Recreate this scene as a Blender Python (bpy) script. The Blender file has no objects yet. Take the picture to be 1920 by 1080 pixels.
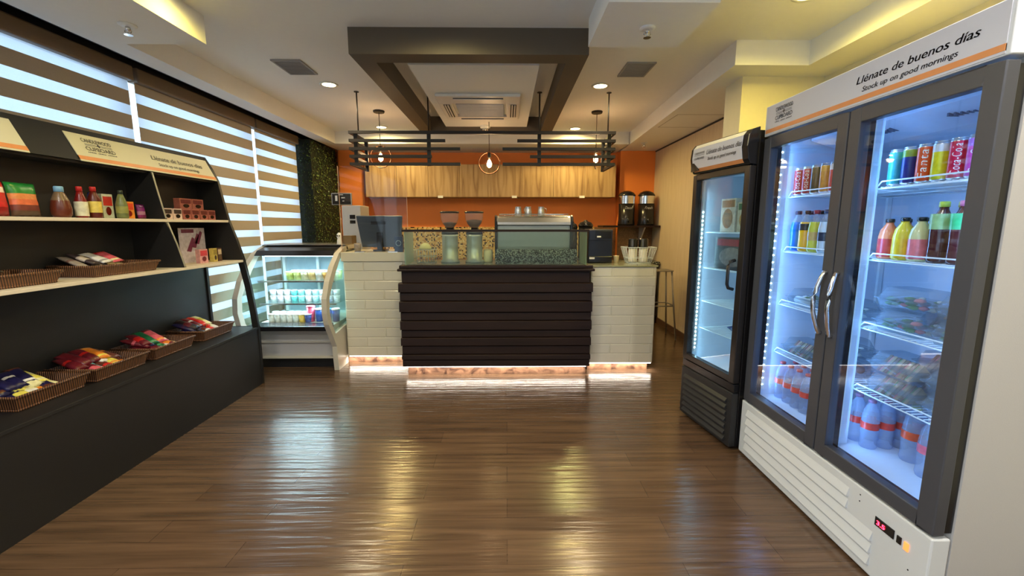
import bpy, bmesh, math, random
from mathutils import Vector, Matrix
random.seed(7)
S = bpy.context.scene
C = S.collection
PI = math.pi

# ------------------------------------------------------------------ camera, world, exposure
cam_data = bpy.data.cameras.new('camera'); cam = bpy.data.objects.new('camera', cam_data); C.objects.link(cam)
cam_data.sensor_width = 36.0; cam_data.lens = 800/1920*36; cam_data.clip_start = 0.02
cam.location = (0, 0, 1.5)
cam.rotation_euler = (math.radians(90) - math.atan(118/800), 0, -math.atan(10/800))
S.camera = cam
S.view_settings.view_transform = 'Standard'; S.view_settings.look = 'None'
S.view_settings.gamma = 1; S.view_settings.use_curve_mapping = False
S.view_settings.exposure = 0.5
w = bpy.data.worlds.new('sky'); S.world = w; w.use_nodes = True
w.node_tree.nodes['Background'].inputs[0].default_value = (0.62, 0.82, 1.0, 1)
w.node_tree.nodes['Background'].inputs[1].default_value = 2.1

def lamp(name, kind, loc, energy, col, rot=(0,0,0), size=None, sy=None, radius=None, spot=None, blend=0.5):
    d = bpy.data.lights.new(name, kind); d.energy = energy; d.color = col
    if kind == 'AREA':
        d.size = size
        if sy: d.shape = 'RECTANGLE'; d.size_y = sy
    if radius is not None: d.shadow_soft_size = radius
    if kind == 'SPOT': d.spot_size = math.radians(spot); d.spot_blend = blend
    o = bpy.data.objects.new(name, d); o.location = loc; o.rotation_euler = rot; C.objects.link(o)
    return o

WARM = (1.0, 0.80, 0.50); YEL = (1.0, 0.80, 0.14); NEUT_FILL = (1.0, 0.95, 0.88); WARM2 = (1.0, 0.75, 0.27)
ZC, ZS = 2.82, 2.65     # ceiling, soffit
# recessed downlights, with added unseen fill lights behind the camera: (x, y, colour, power)
DOWN = [(-1.68,4.30,WARM,44),(0.90,4.31,WARM,44),(-1.70,6.08,WARM2,78),(0.95,6.14,WARM2,78),
        (-0.41,2.62,(1.0,0.84,0.36),46),(1.74,2.66,YEL,60),(-1.74,2.62,(1.0,0.80,0.12),22),
        (-1.70,1.1,NEUT_FILL,68),(0.0,1.1,NEUT_FILL,68),(1.6,1.1,NEUT_FILL,68),(-1.7,-0.8,NEUT_FILL,68),(0.0,-0.8,NEUT_FILL,68),(1.7,-0.8,NEUT_FILL,68)]
for x, y, c, e in DOWN:
    lamp('downlight_and_fill_lamp', 'SPOT', (x, y, ZC-0.012), e, c, radius=0.05, spot=172, blend=0.6)
# daylight portal outside the window wall
po = lamp('window_portal', 'AREA', (-3.0, 2.4, 1.45), 1, (1,1,1), rot=(0,math.radians(-90),0), size=2.5, sy=7.4); po.data.cycles.is_portal = True

# ------------------------------------------------------------------ helpers
MATS = {}
def nt(name):
    m = bpy.data.materials.new(name); m.use_nodes = True
    return m, m.node_tree, m.node_tree.nodes['Principled BSDF']
def mat(name, col, rough=0.5, metal=0.0, noise=0.06, scale=30, bump=0.0, emit=None, es=0, trans=0, spec=0.5, coat=0):
    if name in MATS: return MATS[name]
    m, t, b = nt(name); N = t.nodes; L = t.links
    b.inputs['Roughness'].default_value = rough; b.inputs['Metallic'].default_value = metal
    b.inputs['Specular IOR Level'].default_value = spec; b.inputs['Transmission Weight'].default_value = trans
    b.inputs['Coat Weight'].default_value = coat
    tc = N.new('ShaderNodeTexCoord'); nz = N.new('ShaderNodeTexNoise'); nz.inputs['Scale'].default_value = scale
    L.new(tc.outputs['Object'], nz.inputs['Vector'])
    mx = N.new('ShaderNodeMix'); mx.data_type = 'RGBA'
    mx.inputs[6].default_value = (*[c*(1-noise) for c in col], 1); mx.inputs[7].default_value = (*[min(1,c*(1+noise)) for c in col], 1)
    L.new(nz.outputs['Fac'], mx.inputs[0]); L.new(mx.outputs[2], b.inputs['Base Color'])
    if bump:
        bp = N.new('ShaderNodeBump'); bp.inputs['Strength'].default_value = bump; bp.inputs['Distance'].default_value = 0.01
        L.new(nz.outputs['Fac'], bp.inputs['Height']); L.new(bp.outputs[0], b.inputs['Normal'])
    if emit:
        b.inputs['Emission Color'].default_value = (*emit, 1); b.inputs['Emission Strength'].default_value = es
    MATS[name] = m; return m
def s2l(r, g, b):
    f = lambda c: ((c/255+0.055)/1.055)**2.4 if c > 10 else c/255/12.92
    return (f(r), f(g), f(b))
def pane(name, tint=(0.9,0.95,1.0), refl=1.0, rough=0.02):
    if name in MATS: return MATS[name]
    m, t, b = nt(name); N = t.nodes; L = t.links; N.remove(b)
    tr = N.new('ShaderNodeBsdfTransparent'); tr.inputs[0].default_value = (*tint, 1)
    gl = N.new('ShaderNodeBsdfGlossy'); gl.inputs['Roughness'].default_value = rough; gl.inputs[0].default_value = (refl,refl,refl,1)
    fr = N.new('ShaderNodeFresnel'); ge = N.new('ShaderNodeNewGeometry'); mm = N.new('ShaderNodeMath'); mm.operation = 'MULTIPLY_ADD'; mm.inputs[1].default_value = 1/1.45-1.45; mm.inputs[2].default_value = 1.45; L.new(ge.outputs['Backfacing'], mm.inputs[0]); L.new(mm.outputs[0], fr.inputs[0])
    mx = N.new('ShaderNodeMixShader'); L.new(fr.outputs[0], mx.inputs[0]); L.new(tr.outputs[0], mx.inputs[1]); L.new(gl.outputs[0], mx.inputs[2])
    L.new(mx.outputs[0], N['Material Output'].inputs[0]); MATS[name] = m; return m
def plastic(name, tint, alpha=0.45, rough=0.12):
    """thin clear plastic: part see-through, part milky, shiny"""
    if name in MATS: return MATS[name]
    m, t, b = nt(name); N = t.nodes; L = t.links
    b.inputs['Base Color'].default_value = (*tint, 1); b.inputs['Roughness'].default_value = rough
    tr = N.new('ShaderNodeBsdfTransparent'); tr.inputs[0].default_value = (*[0.5+0.5*c for c in tint], 1)
    mx = N.new('ShaderNodeMixShader'); mx.inputs[0].default_value = alpha
    L.new(tr.outputs[0], mx.inputs[1]); L.new(b.outputs[0], mx.inputs[2]); L.new(mx.outputs[0], N['Material Output'].inputs[0])
    MATS[name] = m; return m

class MB:
    """collects shapes given in world (or thing) coordinates; build() links ONE mesh object with its origin at o"""
    def __init__(s, o=(0,0,0)): s.bm = bmesh.new(); s.o = Vector(o); s.mats = []; s.M = Matrix.Identity(4)
    def mi(s, m):
        if m not in s.mats: s.mats.append(m)
        return s.mats.index(m)
    def v(s, p): return s.bm.verts.new(s.M @ Vector(p))
    def f(s, vs, m, smooth=False):
        try: f = s.bm.faces.new(vs)
        except ValueError: return None
        f.material_index = s.mi(m); f.smooth = smooth; return f
    def box(s, x0, x1, y0, y1, z0, z1, m):
        if x0 > x1: x0, x1 = x1, x0
        if y0 > y1: y0, y1 = y1, y0
        if z0 > z1: z0, z1 = z1, z0
        V = [s.v((x,y,z)) for x in (x0,x1) for y in (y0,y1) for z in (z0,z1)]
        for a in ((0,1,3,2),(4,6,7,5),(0,4,5,1),(2,3,7,6),(0,2,6,4),(1,5,7,3)): s.f([V[i] for i in a], m)
        return s
    def prism(s, pts, axis, a, b, m, smooth=False):
        """pts: 2D outline; axis 'x': pts=(y,z); 'y': pts=(x,z); 'z': pts=(x,y)"""
        def P(p, t): return {'x':(t,p[0],p[1]), 'y':(p[0],t,p[1]), 'z':(p[0],p[1],t)}[axis]
        A = [s.v(P(p,a)) for p in pts]; B = [s.v(P(p,b)) for p in pts]
        n = len(pts)
        for i in range(n): s.f([A[i],A[(i+1)%n],B[(i+1)%n],B[i]], m, smooth)
        s.f(A[::-1], m); s.f(B, m); return s
    def lathe(s, c, prof, seg, mats, axis='z', smooth=True, caps=True):
        """prof: list of (r, h); mats: one material or a list, one per profile step"""
        rings = []
        for r, h in prof:
            ring = []
            for i in range(seg):
                a = 2*PI*i/seg; p = (r*math.cos(a), r*math.sin(a), h)
                if axis == 'x': p = (p[2], p[0], p[1])
                if axis == 'y': p = (p[0], p[2], p[1])
                ring.append(s.v((c[0]+p[0], c[1]+p[1], c[2]+p[2])))
            rings.append(ring)
        for k in range(len(rings)-1):
            m = mats[k] if isinstance(mats, (list,tuple)) else mats
            for i in range(seg):
                s.f([rings[k][i], rings[k][(i+1)%seg], rings[k+1][(i+1)%seg], rings[k+1][i]], m, smooth)
        if caps:
            s.f(rings[0][::-1], mats[0] if isinstance(mats,(list,tuple)) else mats)
            s.f(rings[-1], mats[-1] if isinstance(mats,(list,tuple)) else mats)
        return s
    def tube(s, pts, r, m, seg=8, closed=False):
        pts = [Vector(p) for p in pts]; n = len(pts); rings = []
        for i in range(n):
            if closed: d = pts[(i+1)%n]-pts[i-1]
            else: d = pts[min(i+1,n-1)]-pts[max(i-1,0)]
            d.normalize(); u = d.cross(Vector((0,0,1)))
            if u.length < 0.1: u = d.cross(Vector((1,0,0)))
            u.normalize(); w_ = d.cross(u)
            rings.append([s.v(pts[i] + u*r*math.cos(2*PI*k/seg) + w_*r*math.sin(2*PI*k/seg)) for k in range(seg)])
        for i in range(n if closed else n-1):
            A, B = rings[i], rings[(i+1)%n]
            for k in range(seg): s.f([A[k],A[(k+1)%seg],B[(k+1)%seg],B[k]], m, True)
        if not closed: s.f(rings[0], m); s.f(rings[-1][::-1], m)
        return s
    def pillow(s, l, wd, h, cols, seed=0, nx=10, ny=7):
        """a crimped sachet lying flat, length along x; cols: materials of successive bands"""
        rnd = random.Random(seed)
        def z(u, v, sgn):
            e = max(0.0, (1-abs(u)**4))*max(0.0,(1-abs(v)**3))
            return sgn*h*0.5*e**0.6 + 0.06*h*rnd.uniform(-1,1)*e
        G = {}
        for sg in (1,-1):
            for i in range(nx+1):
                for j in range(ny+1):
                    u = -1+2*i/nx; v = -1+2*j/ny
                    edge = i in (0,nx) or j in (0,ny)
                    if sg == -1 and edge: G[sg,i,j] = G[1,i,j]; continue
                    zz = (0.05*h*((j%2)*2-1) if i in (0,nx) else 0) if edge else z(u,v,sg)
                    G[sg,i,j] = s.v((u*l/2, v*wd/2*(1-0.06*(1-abs(u))), zz + h*0.5))
            for i in range(nx):
                m = cols[int(i*len(cols)/nx)]
                for j in range(ny):
                    q = [G[sg,i,j],G[sg,i+1,j],G[sg,i+1,j+1],G[sg,i,j+1]]
                    s.f(q if sg == 1 else q[::-1], m, True)
        return s
    def build(s, name, parent=None, bevel=0, seg=2):
        bmesh.ops.remove_doubles(s.bm, verts=s.bm.verts, dist=1e-5)
        bmesh.ops.recalc_face_normals(s.bm, faces=s.bm.faces)
        me = bpy.data.meshes.new(name)
        for v in s.bm.verts: v.co -= s.o
        s.bm.to_mesh(me); s.bm.free()
        for m in s.mats: me.materials.append(m)
        o = bpy.data.objects.new(name, me); C.objects.link(o)
        if parent is not None:
            o.parent = parent; o.location = (0,0,0) if s.o == PO(parent) else s.o - PO(parent)
        else: o.location = s.o
        if bevel:
            md = o.modifiers.new('bevel', 'BEVEL'); md.width = bevel; md.segments = seg; md.limit_method = 'ANGLE'; md.angle_limit = 0.7
        return o
WO = {}
def PO(p): return Vector(WO.get(p.name, (0,0,0)))
def tag(o, label=None, cat=None, group=None, kind=None):
    if label: o['label'] = label
    if cat: o['category'] = cat
    if group: o['group'] = group
    if kind: o['kind'] = kind
    return o
def thing(name, label, cat, loc=(0,0,0), rz=0, group=None, world=True):
    """Empty at the thing's base. world=True: its parts are given in world coordinates"""
    o = bpy.data.objects.new(name, None); C.objects.link(o); o.empty_display_size = 0.05
    o.location = loc; o.rotation_euler = (0,0,rz)
    if world: WO[o.name] = tuple(loc)
    return tag(o, label, cat, group)
def dup(root, loc=None, rz=None, label=None, group=None, rot=None, scale=None):
    r = root.copy(); C.objects.link(r)
    if loc is not None: r.location = loc
    if rz is not None: r.rotation_euler = (0,0,rz)
    if rot is not None: r.rotation_euler = rot
    if scale is not None: r.scale = (scale,)*3
    if label: r['label'] = label
    if group: r['group'] = group
    for ch in list(root.children):
        c = ch.copy(); C.objects.link(c); c.parent = r
        for g in list(ch.children):
            d = g.copy(); C.objects.link(d); d.parent = c
    return r
def remat(o, name, m_from, m_to):
    o.data = o.data.copy()
    for i, m in enumerate(o.data.materials):
        if m == m_from: o.data.materials[i] = m_to
def text_geo(txt, size, shear=0.0, spacing=1.0):
    cu = bpy.data.curves.new('t', 'FONT'); cu.body = txt; cu.size = size; cu.shear = shear; cu.space_character = spacing
    cu.align_x = 'LEFT'; cu.resolution_u = 3
    ob = bpy.data.objects.new('t', cu); C.objects.link(ob)
    dg = bpy.context.evaluated_depsgraph_get(); me = bpy.data.meshes.new_from_object(ob.evaluated_get(dg))
    V = [tuple(v.co) for v in me.vertices]; Fc = [tuple(p.vertices) for p in me.polygons]
    bpy.data.objects.remove(ob); bpy.data.curves.remove(cu); bpy.data.meshes.remove(me)
    return V, Fc
def put_text(mb, txt, size, org, ux, uy, m, width=None, align='L', shear=0.0, bold=0.0, spacing=1.0):
    """flat lettering: org = left of baseline, ux = reading direction, uy = up"""
    V, Fc = text_geo(txt, size, shear, spacing)
    if not V: return
    x0 = min(v[0] for v in V); x1 = max(v[0] for v in V); k = (width/(x1-x0)) if width else 1
    org = Vector(org); ux = Vector(ux).normalized(); uy = Vector(uy).normalized()
    W = (x1-x0)*k; off = {'L':0,'C':-W/2,'R':-W}[align]
    for d in ([0] if not bold else [-bold, 0, bold]):
        vs = [mb.v(org + ux*((v[0]-x0)*k+off+d) + uy*v[1]) for v in V]
        for q in Fc: mb.f([vs[i] for i in q], m)
ORD = ['first','second','third','fourth','fifth','sixth','seventh','eighth','ninth','tenth','eleventh','twelfth','thirteenth','fourteenth']

# ------------------------------------------------------------------ materials
white_p = mat('white_paint', (0.66,0.64,0.62), 0.6, noise=0.02)
ceil_m = mat('ceiling_paint', (0.80,0.79,0.77), 0.7, noise=0.02)
black = mat('black_laminate_and_gap_shade', (0.012,0.012,0.013), 0.45, noise=0.2, scale=120)  # also paints the shade in the gaps under the ceiling
black_m = mat('black_metal', (0.009,0.006,0.005), 0.5)
black_pl = mat('black_plastic', (0.012,0.011,0.012), 0.22)
frame_br = mat('brown_frame_paint', s2l(84,74,62), 0.6, noise=0.05, scale=8)
steel = mat('stainless_steel', (0.62,0.62,0.60), 0.25, 0.9, noise=0.04)
chrome = mat('chrome', (0.8,0.8,0.8), 0.12, 1.0)
orange = mat('orange_wall_paint', s2l(238,138,60), 0.6, noise=0.04, scale=3)
cream = mat('cream_laminate', s2l(205,200,182), 0.4, noise=0.02)
gray_f = mat('grey_aluminium', s2l(84,85,92), 0.42, 0.35, noise=0.03)
wh_gloss = mat('white_enamel', (0.72,0.74,0.76), 0.3, noise=0.015)
side_gray = mat('pale_grey_enamel', (0.55,0.53,0.51), 0.45, noise=0.03, scale=200, bump=0.03)
liner = mat('white_fridge_liner', (0.66,0.72,0.82), 0.35, noise=0.01)
wire_m = mat('white_coated_wire', (0.75,0.82,0.85), 0.35)
glass = pane('clear_glass', (0.96,0.98,0.99))
glass_g = pane('green_tinted_glass', (0.84,0.91,0.87))
plexi = pane('clear_acrylic', (0.95,0.94,0.93), 0.35)
sign_w = mat('sign_cream_face', s2l(216,212,186), 0.35, noise=0.01)
sign_f = mat('sign_white_face', s2l(214,214,222), 0.18, noise=0.01)
sign_o = mat('sign_orange_stripe', s2l(226,150,92), 0.35)
ink = mat('sign_grey_ink', s2l(84,82,84), 0.5)
white_pl = mat('white_plastic', (0.8,0.8,0.78), 0.35)
led_blue = mat('cool_led', (1,1,1), emit=(0.55,0.9,1.0), es=14)
led_warm = mat('warm_led', (1,1,1), emit=(1.0,0.92,0.80), es=7)
down_e = mat('downlight_diffuser', (1,1,1), emit=(1.0,0.84,0.42), es=22)
clearp = plastic('clear_pet_plastic', (0.7,0.78,0.85), 0.2)
clam = plastic('clear_clamshell_plastic', (0.6,0.68,0.75), 0.16, 0.08)
def colm(r, g, b, rough=0.3, noise=0.42, scale=38): return mat('pack_%02x%02x%02x' % (r,g,b), s2l(r,g,b), rough, noise=noise, scale=scale)

def wood_cab():
    m, t, b = nt('vertical_grain_oak'); N = t.nodes; L = t.links
    tc = N.new('ShaderNodeTexCoord'); mp = N.new('ShaderNodeMapping'); mp.inputs['Scale'].default_value = (9, 9, 0.7)
    nz = N.new('ShaderNodeTexNoise'); nz.inputs['Scale'].default_value = 1.6; nz.inputs['Detail'].default_value = 6; nz.inputs['Distortion'].default_value = 1.1
    cr = N.new('ShaderNodeValToRGB'); e = cr.color_ramp.elements
    e[0].position = 0.36; e[0].color = (*s2l(138,106,68),1); e[1].position = 0.62; e[1].color = (*s2l(182,152,110),1)
    x = cr.color_ramp.elements.new(0.47); x.color = (*s2l(166,134,92),1)
    L.new(tc.outputs['Object'], mp.inputs[0]); L.new(mp.outputs[0], nz.inputs[0]); L.new(nz.outputs[0], cr.inputs[0]); L.new(cr.outputs[0], b.inputs[0])
    b.inputs['Roughness'].default_value = 0.45; return m
oak = wood_cab()
def floor_mat():
    m, t, b = nt('brown_wood_planks'); N = t.nodes; L = t.links
    tc = N.new('ShaderNodeTexCoord')
    br = N.new('ShaderNodeTexBrick'); br.inputs['Scale'].default_value = 1.0; br.inputs['Brick Width'].default_value = 1.25; br.inputs['Row Height'].default_value = 0.155
    br.inputs['Mortar Size'].default_value = 0.0012; br.inputs['Color1'].default_value = (*s2l(100,78,60),1); br.inputs['Color2'].default_value = (*s2l(90,69,53),1); br.inputs['Mortar'].default_value = (*s2l(70,50,38),1)
    br.offset = 0.37
    L.new(tc.outputs['Object'], br.inputs[0])
    mp = N.new('ShaderNodeMapping'); mp.inputs['Scale'].default_value = (1.3, 26, 1)
    L.new(tc.outputs['Object'], mp.inputs[0])
    nz = N.new('ShaderNodeTexNoise'); nz.inputs['Scale'].default_value = 1.0; nz.inputs['Detail'].default_value = 7; nz.inputs['Distortion'].default_value = 0.6; L.new(mp.outputs[0], nz.inputs[0])
    cr = N.new('ShaderNodeValToRGB'); cr.color_ramp.elements[0].color = (0.62,0.60,0.57,1); cr.color_ramp.elements[0].position = 0.3; cr.color_ramp.elements[1].color = (1.22,1.19,1.12,1); cr.color_ramp.elements[1].position = 0.72
    L.new(nz.outputs[0], cr.inputs[0])
    mx = N.new('ShaderNodeMix'); mx.data_type = 'RGBA'; mx.blend_type = 'MULTIPLY'; mx.inputs[0].default_value = 1
    L.new(br.outputs[0], mx.inputs[6]); L.new(cr.outputs[0], mx.inputs[7]); L.new(mx.outputs[2], b.inputs[0])
    mp2 = N.new('ShaderNodeMapping'); mp2.inputs['Scale'].default_value = (1.6, 34, 1); L.new(tc.outputs['Object'], mp2.inputs[0])
    n2 = N.new('ShaderNodeTexNoise'); n2.inputs['Scale'].default_value = 1.0; n2.inputs['Detail'].default_value = 3; L.new(mp2.outputs[0], n2.inputs[0])
    bp = N.new('ShaderNodeBump'); bp.inputs['Strength'].default_value = 0.36; bp.inputs['Distance'].default_value = 0.012; L.new(n2.outputs[0], bp.inputs['Height']); L.new(bp.outputs[0], b.inputs['Normal'])
    b.inputs['Roughness'].default_value = 0.20; b.inputs['Specular IOR Level'].default_value = 0.75
    return m
def mosaic_mat():
    m, t, b = nt('amber_mosaic_tiles'); N = t.nodes; L = t.links
    tc = N.new('ShaderNodeTexCoord'); mp = N.new('ShaderNodeMapping'); mp.inputs['Scale'].default_value = (48,48,48); L.new(tc.outputs['Object'], mp.inputs[0])
    sn = N.new('ShaderNodeVectorMath'); sn.operation = 'FLOOR'; L.new(mp.outputs[0], sn.inputs[0])
    wn = N.new('ShaderNodeTexWhiteNoise'); L.new(sn.outputs[0], wn.inputs[0])
    cr = N.new('ShaderNodeValToRGB'); cr.color_ramp.interpolation = 'CONSTANT'; e = cr.color_ramp.elements
    e[0].color = (*s2l(52,36,20),1); e[1].position = 0.17; e[1].color = (*s2l(214,178,106),1); x = e.new(0.62); x.color = (*s2l(190,144,76),1); x = e.new(0.84); x.color = (*s2l(226,200,140),1)
    L.new(wn.outputs[0], cr.inputs[0]); L.new(cr.outputs[0], b.inputs[0]); b.inputs['Roughness'].default_value = 0.2
    return m
def wicker_mat():
    m, t, b = nt('dark_wicker'); N = t.nodes; L = t.links
    tc = N.new('ShaderNodeTexCoord'); sx = N.new('ShaderNodeSeparateXYZ'); L.new(tc.outputs['Object'], sx.inputs[0])
    ad = N.new('ShaderNodeMath'); ad.operation = 'ADD'; L.new(sx.outputs[0], ad.inputs[0]); L.new(sx.outputs[1], ad.inputs[1])
    mu = N.new('ShaderNodeMath'); mu.operation = 'MULTIPLY'; mu.inputs[1].default_value = 520; L.new(ad.outputs[0], mu.inputs[0])
    si = N.new('ShaderNodeMath'); si.operation = 'SINE'; L.new(mu.outputs[0], si.inputs[0])
    cr = N.new('ShaderNodeValToRGB'); cr.color_ramp.elements[0].color = (*s2l(38,20,12),1); cr.color_ramp.elements[1].color = (*s2l(140,92,58),1)
    ma = N.new('ShaderNodeMath'); ma.operation = 'MULTIPLY_ADD'; ma.inputs[1].default_value = 0.5; ma.inputs[2].default_value = 0.5; L.new(si.outputs[0], ma.inputs[0])
    L.new(ma.outputs[0], cr.inputs[0]); L.new(cr.outputs[0], b.inputs[0])
    bp = N.new('ShaderNodeBump'); bp.inputs['Strength'].default_value = 0.8; bp.inputs['Distance'].default_value = 0.004; L.new(ma.outputs[0], bp.inputs['Height']); L.new(bp.outputs[0], b.inputs['Normal'])
    b.inputs['Roughness'].default_value = 0.5; return m
def wallpaper():
    m, t, b = nt('peach_wallpaper'); N = t.nodes; L = t.links
    tc = N.new('ShaderNodeTexCoord'); mp = N.new('ShaderNodeMapping'); mp.inputs['Scale'].default_value = (40,40,3); L.new(tc.outputs['Object'], mp.inputs[0])
    nz = N.new('ShaderNodeTexNoise'); nz.inputs['Scale'].default_value = 1; nz.inputs['Detail'].default_value = 4; L.new(mp.outputs[0], nz.inputs[0])
    cr = N.new('ShaderNodeValToRGB'); cr.color_ramp.elements[0].color = (*s2l(196,174,140),1); cr.color_ramp.elements[1].color = (*s2l(222,204,172),1)
    L.new(nz.outputs[0], cr.inputs[0]); L.new(cr.outputs[0], b.inputs[0]); b.inputs['Roughness'].default_value = 0.7
    return m
def granite():
    m, t, b = nt('speckled_granite'); N = t.nodes; L = t.links
    tc = N.new('ShaderNodeTexCoord'); nz = N.new('ShaderNodeTexNoise'); nz.inputs['Scale'].default_value = 75; nz.inputs['Detail'].default_value = 3; L.new(tc.outputs['Object'], nz.inputs[0])
    cr = N.new('ShaderNodeValToRGB'); e = cr.color_ramp.elements; e[0].position = 0.45; e[0].color = (0.01,0.014,0.012,1); e[1].position = 0.62; e[1].color = (*s2l(150,158,146),1)
    L.new(nz.outputs[0], cr.inputs[0]); L.new(cr.outputs[0], b.inputs[0]); b.inputs['Roughness'].default_value = 0.2
    return m
def darkwood():
    m, t, b = nt('dark_wenge_boards'); N = t.nodes; L = t.links
    tc = N.new('ShaderNodeTexCoord'); mp = N.new('ShaderNodeMapping'); mp.inputs['Scale'].default_value = (2,14,30); L.new(tc.outputs['Object'], mp.inputs[0])
    nz = N.new('ShaderNodeTexNoise'); nz.inputs['Scale'].default_value = 1; nz.inputs['Detail'].default_value = 6; L.new(mp.outputs[0], nz.inputs[0])
    cr = N.new('ShaderNodeValToRGB'); cr.color_ramp.elements[0].color = (*s2l(20,10,8),1); cr.color_ramp.elements[1].color = (*s2l(46,28,22),1)
    L.new(nz.outputs[0], cr.inputs[0]); L.new(cr.outputs[0], b.inputs[0]); b.inputs['Roughness'].default_value = 0.5; b.inputs['Specular IOR Level'].default_value = 0.25; return m
def marble_kick():
    m, t, b = nt('brown_marbled_kick'); N = t.nodes; L = t.links
    tc = N.new('ShaderNodeTexCoord'); nz = N.new('ShaderNodeTexNoise'); nz.inputs['Scale'].default_value = 9; nz.inputs['Detail'].default_value = 5; nz.inputs['Distortion'].default_value = 1; L.new(tc.outputs['Object'], nz.inputs[0])
    cr = N.new('ShaderNodeValToRGB'); cr.color_ramp.elements[0].position = 0.35; cr.color_ramp.elements[0].color = (*s2l(62,38,28),1); cr.color_ramp.elements[1].position = 0.62; cr.color_ramp.elements[1].color = (*s2l(140,104,80),1)
    L.new(nz.outputs[0], cr.inputs[0]); L.new(cr.outputs[0], b.inputs[0]); b.inputs['Roughness'].default_value = 0.5
    return m
def cloth(name, col, trans, transp):
    m, t, b = nt(name); N = t.nodes; L = t.links; N.remove(b)
    tc = N.new('ShaderNodeTexCoord'); nz = N.new('ShaderNodeTexNoise'); nz.inputs['Scale'].default_value = 220; L.new(tc.outputs['Object'], nz.inputs[0])
    mx0 = N.new('ShaderNodeMix'); mx0.data_type = 'RGBA'; mx0.inputs[6].default_value = (*[c*.85 for c in col],1); mx0.inputs[7].default_value = (*col,1); L.new(nz.outputs[0], mx0.inputs[0])
    d = N.new('ShaderNodeBsdfDiffuse'); tl = N.new('ShaderNodeBsdfTranslucent'); tp = N.new('ShaderNodeBsdfTransparent')
    L.new(mx0.outputs[2], d.inputs[0]); L.new(mx0.outputs[2], tl.inputs[0])
    a = N.new('ShaderNodeMixShader'); a.inputs[0].default_value = trans; L.new(d.outputs[0], a.inputs[1]); L.new(tl.outputs[0], a.inputs[2])
    c = N.new('ShaderNodeMixShader'); c.inputs[0].default_value = transp; L.new(a.outputs[0], c.inputs[1]); L.new(tp.outputs[0], c.inputs[2])
    L.new(c.outputs[0], N['Material Output'].inputs[0]); return m
mosaic = mosaic_mat(); wicker = wicker_mat(); gran = granite(); wenge = darkwood(); kickm = marble_kick(); peach = wallpaper()
band_brown = cloth('brown_blind_band', s2l(188,174,157), 0.09, 0.0)
band_sheer = cloth('sheer_blind_band', (0.80,0.88,0.98), 0.6, 0.30)

# ------------------------------------------------------------------ the room
def struct(name, mb, bevel=0): return tag(mb.build(name, None, bevel), kind='structure')
mb = MB(); mb.box(-3.05,2.7,-3,7.3,-0.1,0,floor_mat()); struct('floor', mb)
mb = MB(); mb.box(-3.05,2.7,-3,7.3,ZC,ZC+0.1,ceil_m); struct('ceiling', mb)
XL = -2.89
mb = MB()
mb.box(XL-0.15,XL,-3,7.3,0,0.22,white_p); mb.box(XL-0.15,XL,-3,7.3,2.70,ZC,black); mb.box(XL-0.15,XL,6.05,7.3,0.22,2.70,white_p)  # upper strip black, painting the shade of the blind pocket
struct('wall_left', mb)
mb = MB(); mb.box(-3.05,2.7,-3.15,-3,0,ZC,white_p); struct('wall_front', mb)
mb = MB(); mb.box(-2.95,2.5,7.1,7.25,0,ZC,orange); struct('wall_back', mb)
mb = MB(); mb.box(-2.62,-2.24,6.9,7.1,0,ZS,orange); struct('wall_pier_left', mb)
mb = MB(); mb.box(1.79,2.34,6.9,7.1,0,ZS,orange); struct('wall_pier_right', mb)
mb = MB(); mb.box(2.34,2.5,3.78,7.1,0,ZS-0.02,peach); struct('wall_right', mb)
yel_wall = mat('pale_wall_paint', s2l(222,212,176), 0.6, noise=0.03)
mb = MB(); mb.box(2.5,2.65,-3,3.78,0,ZC,yel_wall); struct('wall_right_near', mb)
mb = MB(); mb.box(1.85,2.5,3.52,3.78,0,ZS,yel_wall); struct('wall_column', mb)
mb = MB(); mb.box(2.335,2.5,3.78,6.9,ZS-0.02,ZS,black); struct('painted_shadow_gap', mb)  # black strip paints the shade of the gap above the wall
bb = mat('dark_brown_skirting', s2l(92,66,50), 0.4)
mb = MB(); mb.box(2.325,2.34,3.78,6.9,0,0.085,bb); struct('baseboard_right', mb)
# soffits (dropped ceiling edges) and boxes
mb = MB(); mb.box(-2.62,-2.44,-3,7.1,ZS,ZC,ceil_m); mb.box(-2.44,-1.93,-3,2.97,ZS,ZC,ceil_m); struct('ceiling_soffit_left', mb)
mb = MB(); mb.box(XL,-2.625,-3,7.1,ZC-0.06,ZC,black); mb.box(-2.625,-2.62,-3,7.1,ZS,ZC,black); struct('blind_pocket_shade', mb)  # added black box stops window light leaking, its black paints the pocket's shade
mb = MB(); mb.prism([(1.66,3.28),(2.2,3.28),(2.2,-3),(2.5,-3),(2.5,7.1),(1.80,7.1)],'z',ZS,ZC,ceil_m); struct('ceiling_soffit_right', mb)
mb = MB(); mb.box(-2.44,1.76,6.35,7.1,ZS,ZC,ceil_m); struct('ceiling_soffit_back', mb)
mb = MB(); mb.box(0.535,1.12,2.41,2.98,ZS,ZC,ceil_m); struct('ceiling_box', mb)
# access hatch seams in the right soffit
seam = mat('seam_grey', (0.30,0.27,0.24), 0.8)
mb = MB()
for (x0,x1,y0,y1) in ((1.80,2.30,4.68,4.686),(1.80,2.30,5.27,5.276),(1.80,1.806,4.68,5.27)): mb.box(x0,x1,y0,y1,ZS-0.0015,ZS,seam)
struct('trim_3', mb)
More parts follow.
